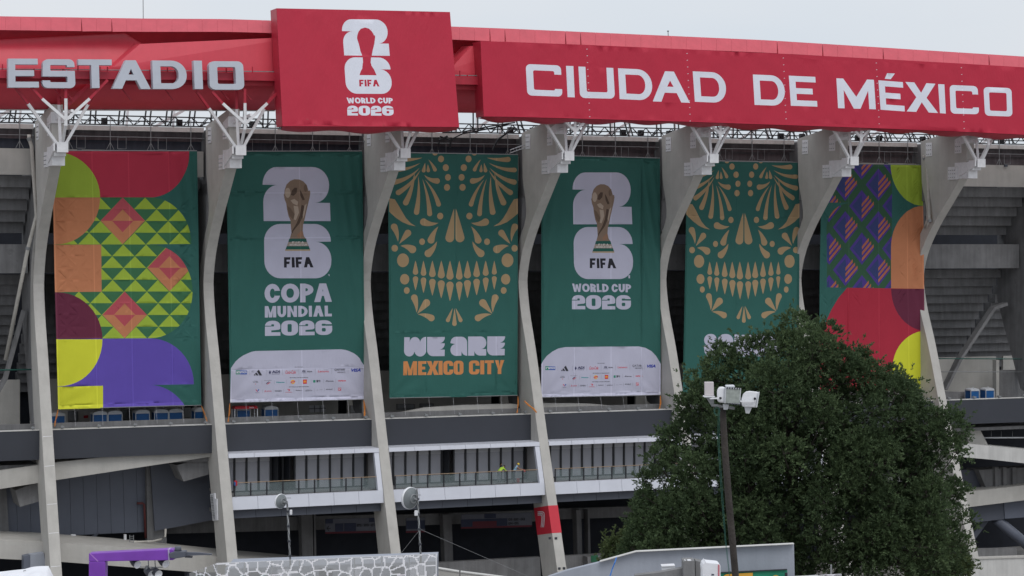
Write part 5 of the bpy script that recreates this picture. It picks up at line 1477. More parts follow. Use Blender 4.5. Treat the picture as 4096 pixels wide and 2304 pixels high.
for i, (px, lab) in enumerate(toilets):
    t = t0 if i == 0 else copy_thing(t0, lab)
    t['label'] = lab
    dd = -0.9 if px > 3500 else -0.55
    s, z = pt(px, 1650, dd); t.location = W(s, dd - .6, 14.38 if px < 3500 else 14.42)
    if px > 3500: t.scale = (0.84, 0.84, 0.82)
m = MB(); 
# red drinks cooler and the small canopy
ck = local_thing('drinks_cooler', 'low red drinks cooler with white script beside the right hand toilets', 'cooler', None, *((lambda q: (q[0], -0.9, 14.45))(pt(3840, 1612, -0.9))))
m = MB(); m.box(-.66, .66, -.4, .4, 0, .72); m.build('box', M_redbox, ck, local=True, bevel=.02)
m = MB(); m.box(-.69, .69, -.43, .43, .72, .82); m.build('lid', M_redbox, ck, local=True, bevel=.02)
V, F = font_tris('Coca-Cola', 0.02, 0.35)
me = bpy.data.meshes.new('t'); me.from_pydata([(-.1 + .6 * u, -.412, .66 - .3 * v) for u, v in V], [], F); me.materials.append(M_whitep); link('script_print', me, ck, local=True)
qc = pt(980, 1630, 0.0)
cn = local_thing('small_canopy', 'small red canopy on thin posts under the COPA MUNDIAL banner', 'canopy', None, qc[0], -0.1, 14.38)
m = MB(); m.prism([(-1.0, -.5, 2.2), (1.0, -.5, 2.2), (1.0, .5, 2.2), (-1.0, .5, 2.2)], [(-.9, -.4, 2.42), (.9, -.4, 2.42), (.9, .4, 2.42), (-.9, .4, 2.42)]); m.build('canopy_top', M_redbox, cn, local=True)
for x in (-.95, .95):
    for y in (-.45, .45): m = MB(); m.box(x - .025, x + .025, y - .025, y + .025, 0, 2.2); m.build('post', M_white, cn, local=True)
V, F = font_tris('Coca-Cola', 0.02, 0.35)
me = bpy.data.meshes.new('t'); me.from_pydata([(.25 + .4 * u, -.49, 2.36 - .12 * v) for u, v in V], [], F); me.materials.append(M_whitep); link('script_print', me, cn, local=True)

# dark car parked behind the barrier under the WE ARE banner
qc = pt(1985, 1600, -1.6)
car = local_thing('parked_car', 'dark car behind the curved barrier under the WE ARE banner', 'car', None, qc[0], -2.2, 14.5)
prof = [(-2.15, .35), (-2.2, .75), (-2.0, .98), (-1.2, 1.08), (-.55, 1.50), (.75, 1.52), (1.5, 1.12), (2.1, .98), (2.2, .6), (2.1, .32)]
m = MB(); m.prism([(x, -.86, z) for x, z in prof], [(x, .86, z) for x, z in prof]); m.build('body', M_dkcar, car, local=True, bevel=.05)
m = MB(); m.prism([(x, -.875, z) for x, z in [(-1.0, 1.12), (-.5, 1.44), (.1, 1.46), (.1, 1.12)]], [(x, -.862, z) for x, z in [(-1.0, 1.12), (-.5, 1.44), (.1, 1.46), (.1, 1.12)]]); m.build('window', M_glass, car, local=True)
m = MB(); m.prism([(x, -.875, z) for x, z in [(.2, 1.12), (.2, 1.46), (.7, 1.46), (1.25, 1.12)]], [(x, -.862, z) for x, z in [(.2, 1.12), (.2, 1.46), (.7, 1.46), (1.25, 1.12)]]); m.build('window', M_glass, car, local=True)
for x in (-1.35, 1.35):
    for y in (-.80, .80):
        m = MB(); m.tube([(x, y - .1, .33), (x, y + .1, .33)], .33, 16); w_ = m.build('wheel', M_ink, car, local=True)
        m = MB(); m.tube([(x, y - .115, .33), (x, y + .115, .33)], .19, 12); m.build('rim', M_grey, w_, local=True)
m = MB(); m.box(-2.22, -2.12, -.7, -.4, .62, .78); m.build('headlight', M_white, car, local=True)
m = MB(); m.box(-2.22, -2.12, .4, .7, .62, .78); m.build('headlight', M_white, car, local=True)

# ================================================================== people on the balcony
def skin_person(label, loc_, rotz, J, E, rad, cols, group=None):
    """J joints, E bones (a, b, material), one continuous skinned body"""
    root = thing('person', label, 'person', loc_, rotz, group)
    me = bpy.data.meshes.new('p'); names = list(J); me.from_pydata([J[n] for n in names], [(names.index(a), names.index(b)) for a, b, c in E], [])
    o = bpy.data.objects.new('person_skin', me); C.objects.link(o)
    sk = o.modifiers.new('s', 'SKIN'); sk.use_smooth_shade = True
    for v, n in zip(me.skin_vertices[0].data, names): v.radius = (rad[n], rad[n])
    me.skin_vertices[0].data[names.index('pelvis')].use_root = True
    sb = o.modifiers.new('b', 'SUBSURF'); sb.levels = 1; sb.render_levels = 1
    dg = bpy.context.evaluated_depsgraph_get(); dg.update()
    m2 = bpy.data.meshes.new_from_object(o.evaluated_get(dg)); bpy.data.objects.remove(o)
    mats = []
    for _, _, c in E:
        if c not in mats: mats.append(c)
    m2.materials.clear()
    for c in mats: m2.materials.append(c)
    for p in m2.polygons:
        best = (1e9, 0)
        for a, b, c in E:
            A_, B_ = Vector(J[a]), Vector(J[b]); ab = B_ - A_; t = max(0, min(1, (p.center - A_).dot(ab) / ab.length_squared))
            dd = (p.center - (A_ + ab * t)).length - 0.5 * rad[a]
            if dd < best[0]: best = (dd, mats.index(c))
        p.material_index = best[1]; p.use_smooth = True
    link('body', m2, root, local=True)
    return root
M_skin = mat('skin', (0.30, 0.16, 0.10), 0.6, 0.05, 3)
M_hiv = mat('hi vis yellow', (0.45, 0.70, 0.06), 0.7, 0.05, 3)
M_jean = mat('dark trousers', (0.03, 0.035, 0.06), 0.9, 0.1, 3)
M_gcloth = mat('grey work shirt', (0.16, 0.17, 0.19), 0.9, 0.1, 3)
M_bshirt = mat('light blue shirt', (0.30, 0.48, 0.62), 0.9, 0.06, 3)
M_ycap = mat('yellow cap', (0.75, 0.55, 0.05), 0.7, 0.05, 3)
M_redc = mat('red glove', (0.60, 0.03, 0.07), 0.8, 0.05, 3)
M_hair = mat('dark hair', (0.02, 0.015, 0.012), 0.8, 0.1, 3)
def pose(bend, reach, up=0.0):
    """x right, y depth (towards -y is out over the rail); bend in radians forward to +x"""
    c, s_ = math.cos(bend), math.sin(bend)
    def up_(h, off=0.0, y=0.0): return (0.0 + s_ * h + c * off, y, 0.93 + c * h - s_ * off)
    J = {'pelvis': (0, 0, .93), 'waist': up_(.18), 'chest': up_(.38), 'neck': up_(.54), 'head': up_(.66, .02), 'crown': up_(.76, .02),
         'hipl': (0, -.10, .90), 'kneel': (.04, -.12, .50), 'anklel': (0, -.12, .09), 'toel': (.16, -.12, .04),
         'hipr': (0, .10, .90), 'kneer': (.03, .12, .50), 'ankler': (-.03, .12, .09), 'toer': (.13, .12, .04),
         'shl': up_(.46, 0, -.17), 'shr': up_(.46, 0, .17)}
    sx, sy, szz = J['shl']; J['elbl'] = (sx + reach[0] * .5, sy - .08, szz - .18 + up); J['handl'] = (sx + reach[0], sy - .12, szz + reach[1] + up); J['tipl'] = (sx + reach[0] + .09, sy - .13, szz + reach[1] + up - .03)
    sx, sy, szz = J['shr']; J['elbr'] = (sx + reach[0] * .4, sy + .06, szz - .24); J['handr'] = (sx + reach[0] * .8, sy + .05, szz + reach[1]); J['tipr'] = (sx + reach[0] * .8 + .08, sy + .05, szz + reach[1] - .04)
    return J
RAD = {'pelvis': .145, 'waist': .13, 'chest': .15, 'neck': .055, 'head': .095, 'crown': .085, 'hipl': .10, 'hipr': .10, 'kneel': .062, 'kneer': .062, 'anklel': .042, 'ankler': .042, 'toel': .035, 'toer': .035,
       'shl': .07, 'shr': .07, 'elbl': .045, 'elbr': .045, 'handl': .036, 'handr': .036, 'tipl': .022, 'tipr': .022}
def bones(shirt, trousers, arm, hand):
    return [('pelvis', 'waist', shirt), ('waist', 'chest', shirt), ('chest', 'neck', shirt), ('neck', 'head', M_skin), ('head', 'crown', M_skin),
            ('pelvis', 'hipl', trousers), ('hipl', 'kneel', trousers), ('kneel', 'anklel', trousers), ('anklel', 'toel', M_ink),
            ('pelvis', 'hipr', trousers), ('hipr', 'kneer', trousers), ('kneer', 'ankler', trousers), ('ankler', 'toer', M_ink),
            ('chest', 'shl', shirt), ('shl', 'elbl', arm), ('elbl', 'handl', arm), ('handl', 'tipl', hand), ('chest', 'shr', shirt), ('shr', 'elbr', arm), ('elbr', 'handr', arm), ('handr', 'tipr', hand)]
def face(root, J, capm):
    h = Vector(J['head']); cr = Vector(J['crown']); ax = (cr - Vector(J['neck'])).normalized(); fx = Vector((0, 1, 0)).cross(ax)
    m = MB(); m.tube([h + fx * .09, h + fx * .125 - ax * .02], .018, 6, r1=.012); m.build('nose', M_skin, root, local=True)
    for y in (-.035, .035):
        m = MB(); m.tube([h + fx * .086 + ax * .03 + Vector((0, y, 0)), h + fx * .098 + ax * .03 + Vector((0, y, 0))], .012, 6); m.build('eye', M_ink, root, local=True)
    m = MB(); m.tube([h + fx * .088 - ax * .05 + Vector((0, -.025, 0)), h + fx * .088 - ax * .05 + Vector((0, .025, 0))], .008, 5); m.build('mouth', M_redc, root, local=True)
    for y in (-.1, .1):
        m = MB(); m.tube([h + Vector((0, y, 0)) - ax * .02, h + Vector((0, y, 0)) + ax * .03], .02, 5); m.build('ear', M_skin, root, local=True)
    m = MB(); n = 12
    for i, (r, k) in enumerate(((.112, .035), (.108, .075), (.085, .12), (.04, .145), (.005, .15))):
        for q in range(n):
            a = 2 * math.pi * q / n; m.v.append(tuple(h + ax * k + fx * (r * math.cos(a)) + Vector((0, 1, 0)) * (r * math.sin(a))))
    for i in range(4):
        for q in range(n): a = i * n + q; b = i * n + (q + 1) % n; m.f.append((a, b, b + n, a + n))
    m.build('cap' if capm is not M_hair else 'hair', capm, root, local=True, smooth=True)
def place_person(px, d, rot): s, z = pt(px, 1950, d); return W(s, d, ZFL), FA + rot
J = pose(0.95, (.30, -.30)); l_, r_ = place_person(1996, 4.3, 0.4)
p_ = skin_person('worker bending in a yellow green hi-vis vest behind the balcony glass', l_, r_, J, bones(M_hiv, M_gcloth, M_hiv, M_skin), RAD, None); face(p_, J, M_hair)
J = pose(0.55, (.25, -.35)); l_, r_ = place_person(2022, 4.0, 2.9)
p_ = skin_person('worker in grey clothes stooping between the vest and the blue shirt', l_, r_, J, bones(M_gcloth, M_jean, M_gcloth, M_skin), RAD, None); face(p_, J, M_hair)
J = pose(0.50, (.50, -.22)); l_, r_ = place_person(2056, 4.75, -0.35)
p_ = skin_person('worker in light blue shirt and yellow cap leaning over the rail with a red cloth', l_, r_, J, bones(M_bshirt, M_jean, M_skin, M_redc), RAD, None); face(p_, J, M_ycap)
hp = Matrix.Rotation(r_, 4, 'Z') @ Vector(J['tipl']) + l_
m = MB(); m.prism([hp + Vector(v) for v in ((-.08, 0, .03), (.05, 0, .04), (.16, -.02, -.12), (.06, -.02, -.2))], [hp + Vector(v) for v in ((-.08, .03, .03), (.05, .03, .04), (.16, .02, -.12), (.06, .02, -.2))])
tag(m.build('cleaning_cloth', M_redc, None, bevel=.01), 'red cloth in the hand of the worker with the yellow cap', 'cloth')
s, z = pt(2072, 1930, 4.6)
m = MB(); m.lathe([(.12, 0), (.15, .3), (.16, .31), (.14, .31), (.11, .02)], W(s, 4.6, ZFL), 14)
tag(m.build('bucket', M_redbox, None, smooth=True), 'red bucket on the balcony floor right of the blue shirted worker', 'bucket')
s, z = pt(943, 1932, 5.6)
m = MB(); c_ = W(s, 5.55, z); m.fbox(s - .12, s + .10, 5.5, 5.75, z - .22, z + .2)
o = m.build('hanging_jacket', M_redbox, None, bevel=.05); tag(o, 'small red and blue bundle at the left end of the balcony handrail', 'bundle')
m = MB(); m.fbox(s - .14, s - .04, 5.48, 5.77, z - .2, z + .1); m.build('blue_side', M_blue, o, bevel=.03)

# ================================================================== foreground
def cpoly(m, P, Y, th, dyx=0.0):
    """polygon seen at pixels, standing at distance Y (turning away to the right by dyx m per m), th thick backwards"""
    A_ = []
    for x, y in P:
        Yv = Y
        for _ in range(4): Yv = Y + dyx * ((x - P[0][0]) / FPX * Yv)
        A_.append(at(x, y, Yv))
    m.prism(A_, [p + Vector((0, th, 0)) for p in A_]); return m

# perforated screen with a white crackle pattern
def screenmat():
    m = bpy.data.materials.new('perforated screen sheet'); m.use_nodes = True
    t = m.node_tree; b = t.nodes['Principled BSDF']; N = t.nodes.new; L = t.links.new
    g = N('ShaderNodeNewGeometry'); sp_ = N('ShaderNodeSeparateXYZ'); L(g.outputs['Position'], sp_.inputs[0])
    cb = N('ShaderNodeCombineXYZ'); L(sp_.outputs['X'], cb.inputs['X']); L(sp_.outputs['Z'], cb.inputs['Y'])
    sn = N('ShaderNodeVectorMath'); sn.operation = 'SNAP'; sn.inputs[1].default_value = (.05, .05, .05); L(cb.outputs[0], sn.inputs[0])
    v = N('ShaderNodeTexVoronoi'); v.feature = 'DISTANCE_TO_EDGE'; v.voronoi_dimensions = '2D'; v.inputs['Scale'].default_value = 2.1; v.inputs['Randomness'].default_value = .8
    L(sn.outputs[0], v.inputs['Vector'])
    lt = N('ShaderNodeMath'); lt.operation = 'LESS_THAN'; lt.inputs[1].default_value = 0.07; L(v.outputs['Distance'], lt.inputs[0])
    ck_ = N('ShaderNodeTexBrick'); ck_.offset = 0; ck_.inputs['Scale'].default_value = 20; ck_.inputs['Mortar Size'].default_value = 0.009; ck_.inputs['Brick Width'].default_value = .5; ck_.inputs['Row Height'].default_value = .5
    ck_.inputs['Color1'].default_value = (0, 0, 0, 1); ck_.inputs['Color2'].default_value = (0, 0, 0, 1); ck_.inputs['Mortar'].default_value = (1, 1, 1, 1)
    L(cb.outputs[0], ck_.inputs['Vector'])
    mxf = N('ShaderNodeMath'); mxf.operation = 'MAXIMUM'; L(lt.outputs[0], mxf.inputs[0])
    sc_ = N('ShaderNodeMath'); sc_.operation = 'MULTIPLY_ADD'; sc_.inputs[1].default_value = 0.4; sc_.inputs[2].default_value = 0.52; L(ck_.outputs['Color'], sc_.inputs[0]); L(sc_.outputs[0], mxf.inputs[1])
    L(mxf.outputs[0], b.inputs['Alpha'])
    mc = N('ShaderNodeMixRGB'); L(lt.outputs[0], mc.inputs[0]); mc.inputs[1].default_value = (.40, .40, .39, 1); mc.inputs[2].default_value = (.82, .82, .86, 1); L(mc.outputs[0], b.inputs['Base Color'])
    b.inputs['Roughness'].default_value = .5
    return m
M_scr = screenmat()
scr = thing('perforated_screen', 'white perforated screen with a crackle pattern at the bottom, left of centre', 'screen', at(1300, 2304, 93))
def scr_y(px): return 91.5 + 3.3 * (px - 865) / 880
xs_ = [865 + 110 * i for i in range(9)]
for x0, x1 in zip(xs_, xs_[1:]):
    t0_ = 2254 - 38 * (x0 - 865) / 880; t1_ = 2254 - 38 * (x1 - 865) / 880
    a, b, c, d = at(x0 + 1, t0_, scr_y(x0)), at(x1 - 1, t1_, scr_y(x1)), at(x1 - 1, 2500, scr_y(x1)), at(x0 + 1, 2500, scr_y(x0))
    m = MB(); m.poly([a, b, c, d]); m.build('screen_panel', M_scr, scr, fix=False)
    m = MB(); m.tube([a + Vector((0, .12, 0)), d + Vector((0, .12, 0))], .04, 4); m.build('upright', M_roofw, scr)
    m = MB(); m.tube([a + Vector((0, .02, .01)), b + Vector((0, .02, .01))], .012, 4); m.build('edge_rail', M_white, scr)
m = MB(); m.tube([at(1745, 2215, 94.8), at(1745, 2500, 94.8)], .04, 4); m.build('upright', M_white, scr)
for i in range(3):
    x0 = 757 + 36 * i; x1 = x0 + 36
    f = lambda x: 2292 - 38 * (x - 757) / 108
    Yf = lambda x: 93.6 - 2.1 * (x - 757) / 108
    m = MB(); m.poly([at(x0 + .5, f(x0), Yf(x0)), at(x1 - .5, f(x1), Yf(x1)), at(x1 - .5, 2500, Yf(x1)), at(x0 + .5, 2500, Yf(x0))]); m.build('return_panel', M_scr, scr, fix=False)
m = MB(); cpoly(m, [(900, 2275), (1745, 2245), (1745, 2520), (900, 2520)], 96.5, 3.0, 0.3)
kio = m.build('service_kiosk', M_paintwall, None); tag(kio, 'plain grey kiosk standing behind the perforated screen', 'kiosk')
for i, x in enumerate((985, 1110, 1275, 1390, 1560, 1640)):
    m = MB(); cpoly(m, [(x, 2285 - i * 5), (x + 55, 2284 - i * 5), (x + 55, 2400), (x, 2400)], 96.0 + .15 * i, .1); m.build('louvre_panel', M_panel if i % 2 else M_slate, kio)

# dish masts behind the screen
def mast(label, base, top, dish, R_, box, D, extra=None):
    t = thing('dish_mast', label, 'antenna mast', at(base[0], 2400, D), group='dish masts behind the perforated screen')
    m = MB(); m.tube([at(base[0], 2400, D), at(base[0], base[1], D), at(top[0], top[1], D)], .045, 8); m.build('mast_pole', M_grey, t, smooth=True)
    c = at(dish[0], dish[1], D - .1); ax = Vector((-0.72, 0.66, 0.05)).normalized()
    u = ax.cross(Vector((0, 0, 1))).normalized(); v = u.cross(ax)
    def ring(prof, name, mt):
        m = MB(); n = 28
        for r, h in prof:
            for k in range(n):
                a = 2 * math.pi * k / n; m.v.append(tuple(c + ax * h + u * (r * math.cos(a)) + v * (r * math.sin(a))))
        for i in range(len(prof) - 1):
            for k in range(n): a = i * n + k; b = i * n + (k + 1) % n; m.f.append((a, b, b + n, a + n))
        return m.build(name, mt, t, smooth=True)
    ring([(R_ * x, -.26 * R_ + .42 * R_ * x * x) for x in (0.02, .25, .5, .75, .92, 1.0)] , 'dish', mat('dish grey' + str(R_), (.17, .19, .20), .45, .1, 6) )
    ring([(R_, .16 * R_), (R_ * 1.04, .18 * R_), (R_ * 1.04, .40 * R_), (R_, .40 * R_)], 'shroud', M_white)
    ring([(R_, .38 * R_), (R_ * .85, .50 * R_), (R_ * .5, .60 * R_), (.01, .64 * R_)], 'radome', M_white)
    ring([(R_ * .42, -.17 * R_), (R_ * .46, -.25 * R_), (R_ * .38, -.30 * R_), (R_ * .34, -.20 * R_)], 'mount_ring', M_grey)
    m = MB(); m.tube([c - ax * (.2 * R_), c - ax * (.55 * R_), at(top[0], dish[1] + 6, D)], .05, 6); m.tube([at(top[0] - 12, dish[1] - 14, D - .15), at(top[0] + 16, dish[1] - 14, D - .15)], .015, 5); m.build('bracket', M_grey, t)
    m = MB(); q = at(box[0], box[1], D); m.box(q.x - box[2], q.x + box[2], q.y - .08, q.y + .08, q.z - box[3], q.z + box[3]); m.build('radio_box', M_white, t, bevel=.02)
    m = MB(); m.tube([q + Vector((-.1, .05, 0)), at(top[0] + 2, box[1], D)], .02, 5); m.build('box_arm', M_grey, t)
    for yy_ in range(int(top[1]) + 40, int(base[1]), 60):
        m = MB(); f_ = (yy_ - top[1]) / (base[1] - top[1]); p = at(top[0] + (base[0] - top[0]) * f_, yy_, D); m.box(p.x - .07, p.x + .07, p.y - .07, p.y + .07, p.z - .04, p.z + .04); m.build('clamp', M_dark, t)
    m = MB(); P = [at(top[0] + (base[0] - top[0]) * i / 12 + (3 if i % 2 else -3), top[1] + (base[1] - top[1]) * i / 12, D - .06) for i in range(13)]; m.tube(P, .012, 4); m.build('feed_cable', M_ink, t)
    return t
mast('thin mast with the smaller dish, in front of the left glazed lounge', (1161, 2245), (1148, 2004), (1128, 2006), .33, (1164, 2049, .055, .11), 97.5)
mb = mast('thin mast with the larger dish, right of the plain rib', (1683, 2222), (1668, 1956), (1648, 1994), .49, (1665, 2052, .08, .12), 97.5)
for a, b in (((1680, 2118), (1600, 2218)), ((1683, 2118), (2110, 2304))):
    m = MB(); m.tube([at(a[0], a[1], 97.5), at(b[0], b[1], 97.5)], .008, 4); m.build('guy_wire', M_grey, mb)

# light barrier slabs right of the screen
bar = thing('parapet_wall', 'pale low parapet wall running down to the right behind the screen', 'wall', at(1900, 2304, 104))
for P in ([(1748, 2276), (1836, 2290), (1838, 2400), (1748, 2400)], [(1842, 2291), (2090, 2322), (2090, 2420), (1842, 2420)]):
    m = MB(); cpoly(m, P, 104, .3); m.build('wall_block', M_con, bar)
    m = MB(); cpoly(m, [(P[0][0], P[0][1] - 4), (P[1][0], P[1][1] - 4), P[1], P[0]], 103.95, .4); m.build('coping', M_conL, bar)

# purple arch with flood lamps
arch = thing('purple_arch', 'purple painted steel arch with four flood lamps hanging under it', 'arch', at(388, 2400, 60))
YA = 60.0
def cbox(m, x0, y0, x1, y1, Y, th): return cpoly(m, [(x0, y0), (x1, y0), (x1, y1), (x0, y1)], Y, th)
m = MB(); cpoly(m, [(355, 2214), (690, 2197), (700, 2207), (701, 2236), (690, 2241), (392, 2246), (355, 2246)], YA, .38); m.build('top_beam', M_purple, arch, bevel=.02)
m = MB(); cpoly(m, [(355, 2246.5), (421, 2245.5), (421, 2600), (355, 2600)], YA + .0, .38); m.build('post', M_purple, arch, bevel=.02)
m = MB(); cpoly(m, [(357, 2214), (361, 2213), (394, 2244), (391, 2248)], YA - .006, .02); m.build('weld_seam', mat('light purple weld', (0.36, 0.17, 0.52), 0.4), arch)
m = MB(); cpoly(m, [(671, 2198), (677, 2198), (679, 2240), (673, 2240)], YA - .02, .4); m.build('tape_band', mat('lilac tape', (.42, .36, .55), .6), arch)
clampt = thing('end_clamp', 'grey clamp with a spike and round cap on the end of the purple arch', 'clamp', at(700, 2215, YA - .1))
m = MB(); cpoly(m, [(674, 2214), (700, 2206), (742, 2206), (742, 2228), (700, 2235), (678, 2232)], YA - .12, .3); m.build('clamp_body', M_slate, clampt, bevel=.02)
m = MB(); cpoly(m, [(742, 2209), (800, 2211), (848, 2216), (846, 2220), (800, 2221), (742, 2224)], YA - .05, .1); m.build('spike', M_slate, clampt)
m = MB(); cpoly(m, [(738, 2224), (770, 2226), (768, 2232), (740, 2231)], YA - .05, .1); m.build('lower_tooth', M_dark, clampt)
q = at(712, 2196, YA); m = MB(); m.lathe([(.0, .07), (.075, .065), (.095, .04), (.10, -.06), (.0, -.06)], q, 16); m.build('round_cap', M_slate, clampt, smooth=True)
def lamp(cx, cy, r, k):
    q = at(cx, cy, YA + .2); ax = Vector((.55, -.72, -.25)).normalized(); u = ax.cross(Vector((0, 0, 1))).normalized(); v = u.cross(ax)
    def body(prof, name, mt, par):
        m = MB(); n = 18
        for rr_, h in prof:
            for kk_ in range(n): a = 2 * math.pi * kk_ / n; m.v.append(tuple(q + ax * h + u * (rr_ * math.cos(a)) + v * (rr_ * math.sin(a))))
        for i in range(len(prof) - 1):
            for kk_ in range(n): a = i * n + kk_; b = i * n + (kk_ + 1) % n; m.f.append((a, b, b + n, a + n))
        return m.build(name, mt, par, smooth=True)
    f_ = body([(.01, -.32), (.09, -.30), (.12, -.12), (r * .9, 0), (r, .04)], 'flood_lamp', M_dark, arch)
    body([(r * .98, .04), (r * .8, .0), (r * .3, -.06), (.005, -.07)], 'reflector', M_white, f_)
    m = MB(); m.tube([q - ax * .15 + Vector((0, 0, .05)), at(cx - 12, 2243, YA + .2)], .015, 5); m.build('yoke', M_grey, f_)
for cx, cy in ((548, 2257), (661, 2254)): lamp(cx, cy, .115, 0)
for cx, cy in ((605, 2296), (632, 2295)): lamp(cx, cy, .12, 1)
m = MB(); m.tube([at(555, 2268, YA + .3), at(650, 2269, YA + .3)], .015, 5); m.tube([at(588, 2262, YA + .3), at(588, 2290, YA + .3)], .04, 6); m.build('lamp_rail', M_grey, arch)

# white tent roof in the corner
tent = thing('canvas_tent', 'white canvas tent roof in the bottom left corner', 'tent', at(80, 2400, 58))
m = MB(); gx, gy = 26, 8; random.seed(5)
edge = [(-120, 2296), (0, 2287), (60, 2280), (100, 2276), (130, 2267), (165, 2264), (196, 2264), (203, 2276), (207, 2292), (222, 2320)]
for j in range(gy):
    for i in range(gx):
        x = -120 + 342 * i / (gx - 1); y = itp(edge, x)
        Y = 58 - 0.35 * j + .05 * math.sin(i * 1.3 + j)
        m.v.append(tuple(at(x + j * 1.2 * math.sin(i), y + j * (9 + 2 * math.sin(i * .9)), Y)))
for j in range(gy - 1):
    for i in range(gx - 1): a = j * gx + i; m.f.append((a, a + 1, a + gx + 1, a + gx))
m.build('canvas', M_canvas, tent, smooth=True, fix=False)
m = MB(); P = [(92, 2284), (104, 2281), (118, 2281), (130, 2279), (142, 2278), (150, 2279), (156, 2283), (172, 2286), (190, 2291), (198, 2293)]
for a, b in zip(P, P[1:]):
    if random.random() < .7: m.poly([at(a[0], a[1] - 1.2, 57.7), at(b[0], b[1] - 1, 57.7), at(b[0], b[1] + .8, 57.68), at(a[0], a[1] + 1, 57.68)])
m.build('eyelet_seam', M_ink, tent, fix=False)
m = MB(); m.tube([at(150, 2290, 59), at(150, 2700, 59)], .05, 6); m.build('tent_pole', M_grey, tent)

# grey wall with its mural board, concrete block, covered machine
gw = thing('grey_building', 'grey painted building wall with a sloping top below the tree', 'building', at(2900, 2400, 70))
m = MB(); cpoly(m, [(2190, 2307), (2270, 2280), (2400, 2248), (2545, 2208), (2550, 2208), (3176, 2177), (3186, 2600), (2190, 2600)], 70.0, .22, 0.12); m.build('wall', M_paintwall, gw, bevel=.02)
m = MB(); cpoly(m, [(2400, 2246), (2545, 2206), (3177, 2175), (3177, 2177.2), (2546, 2208.4), (2401, 2248.5)], 69.98, .26, 0.12); m.build('coping', M_conL, gw)
mural = thing('mural_board', 'green and orange painted board set in the grey wall', 'sign', at(3000, 2400, 69.9))
M_mg = mat('mural green', (0.015, 0.22, 0.13), .6, .05); M_mo = mat('mural orange', (.62, .33, .04), .6, .05)
m = MB(); cpoly(m, [(2882, 2293), (3149, 2280), (3152, 2500), (2882, 2500)], 69.88, .1, .12); m.build('board', M_mg, mural)
m = MB(); cpoly(m, [(2896, 2302), (2906, 2297), (3011, 2291), (3012, 2400), (2896, 2400)], 69.84, .03, .12); m.build('orange_shape', M_mo, mural)
m = MB(); m.prism(*[[at(3103 + 16 * math.cos(a), 2316 + 16 * math.sin(a), y_) for a in [2 * math.pi * i / 20 for i in range(20)]] for y_ in (69.85, 69.9)]); m.build('orange_dot', M_mo, mural)
m = MB(); cpoly(m, [(2882, 2290), (3149, 2277), (3149, 2280), (2882, 2293)], 69.8, .12, .12); m.build('board_frame', M_frame, mural)
m = MB(); cpoly(m, [(3140, 2292), (3150, 2292), (3150, 2400), (3140, 2400)], 69.75, .1); m.build('hinge_post', M_frame, mural)
blk = thing('concrete_pillar', 'stained concrete gate pillar with a low wall sloping down to its left', 'pillar', at(2770, 2400, 57))
m = MB(); cpoly(m, [(2733, 2246), (2740, 2244), (2779, 2243), (2782, 2400), (2735, 2400)], 57, .6); m.build('pillar_block', M_con2, blk, bevel=.01)
m = MB(); cpoly(m, [(2782, 2243), (2812, 2250), (2815, 2400), (2784, 2400)], 57.2, .5); m.build('pillar_block', M_con2, blk)
m = MB(); cpoly(m, [(2540, 2302), (2640, 2290), (2733, 2272), (2735, 2400), (2540, 2400)], 57.3, .3); m.build('low_wall', M_con2, blk)
for i, x in enumerate((2739, 2750)):
    m = MB(); cpoly(m, [(x, 2241), (x + (4 if i == 0 else 15), 2241), (x + (4 if i == 0 else 15), 2244.5), (x, 2244.5)], 57, .2); o = m.build('white_bottle' if i == 0 else 'white_tray', M_white, None, bevel=.01)
    tag(o, ('tiny white bottle standing on the concrete pillar', 'small white tray lying on the concrete pillar')[i], ('bottle', 'tray')[i])
eb = thing('electrical_box', 'pale grey electrical box in front of the grey wall', 'box', at(2672, 2300, 64))
m = MB(); cpoly(m, [(2648, 2266), (2700, 2264), (2702, 2330), (2650, 2330)], 64, .3); m.build('box_body', M_roofw, eb, bevel=.01)
m = MB(); cpoly(m, [(2646, 2264), (2700, 2261.5), (2701, 2264.5), (2647, 2267)], 63.96, .38); m.build('box_lid', M_white, eb)
m = MB(); cpoly(m, [(2540, 2297), (2646, 2284), (2646, 2286), (2540, 2299)], 63.5, .03); m.build('conduit', M_ink, eb)
cm = thing('covered_machine', 'white cloth cover with a red stripe over a machine beside the concrete pillar', 'cover', at(2845, 2400, 54))
m = MB(); P = [(2810, 2290), (2808, 2270), (2812, 2256), (2820, 2248), (2821, 2244), (2825, 2250), (2840, 2252), (2862, 2254), (2876, 2256), (2882, 2262), (2883, 2400), (2810, 2400)]
cpoly(m, P, 54, .55); m.build('cloth_cover', M_canvas, cm, bevel=.04)
for x, mm in ((2872.5, M_redc), (2876, M_redc)):
    m = MB(); cpoly(m, [(x, 2258), (x + 1.6, 2258.4), (x + 1.6, 2400), (x, 2400)], 53.985, .01); m.build('stripe', mm, cm)
m = MB(); cpoly(m, [(2846, 2296), (2856, 2296), (2856, 2302), (2846, 2302)], 53.985, .01); m.build('cover_tag', M_slate, cm)
m = MB(); P = [at(2468, 2230, 63), at(2462, 2250, 62.9), at(2452, 2275, 62.9), at(2438, 2320, 62.8)]
for a, b in zip(P, P[1:]): m.prism([a, b, b + Vector((-.035, 0, 0)), a + Vector((-.035, 0, 0))], [a + Vector((0, .03, 0)), b + Vector((0, .03, 0)), b + Vector((-.035, .03, 0)), a + Vector((-.035, .03, 0))])
tag(m.build('blue_ribbon', M_rib, None), 'bright blue ribbon hanging over the sloping grey wall', 'ribbon')
ws = thing('direction_board', 'white board with dark lettering low in front of the tree, on a grey post', 'sign', at(3300, 2400, 80))
m = MB(); cpoly(m, [(3180, 2305), (3366, 2296), (3368, 2420), (3180, 2420)], 80, .06); m.build('board', M_white, ws)
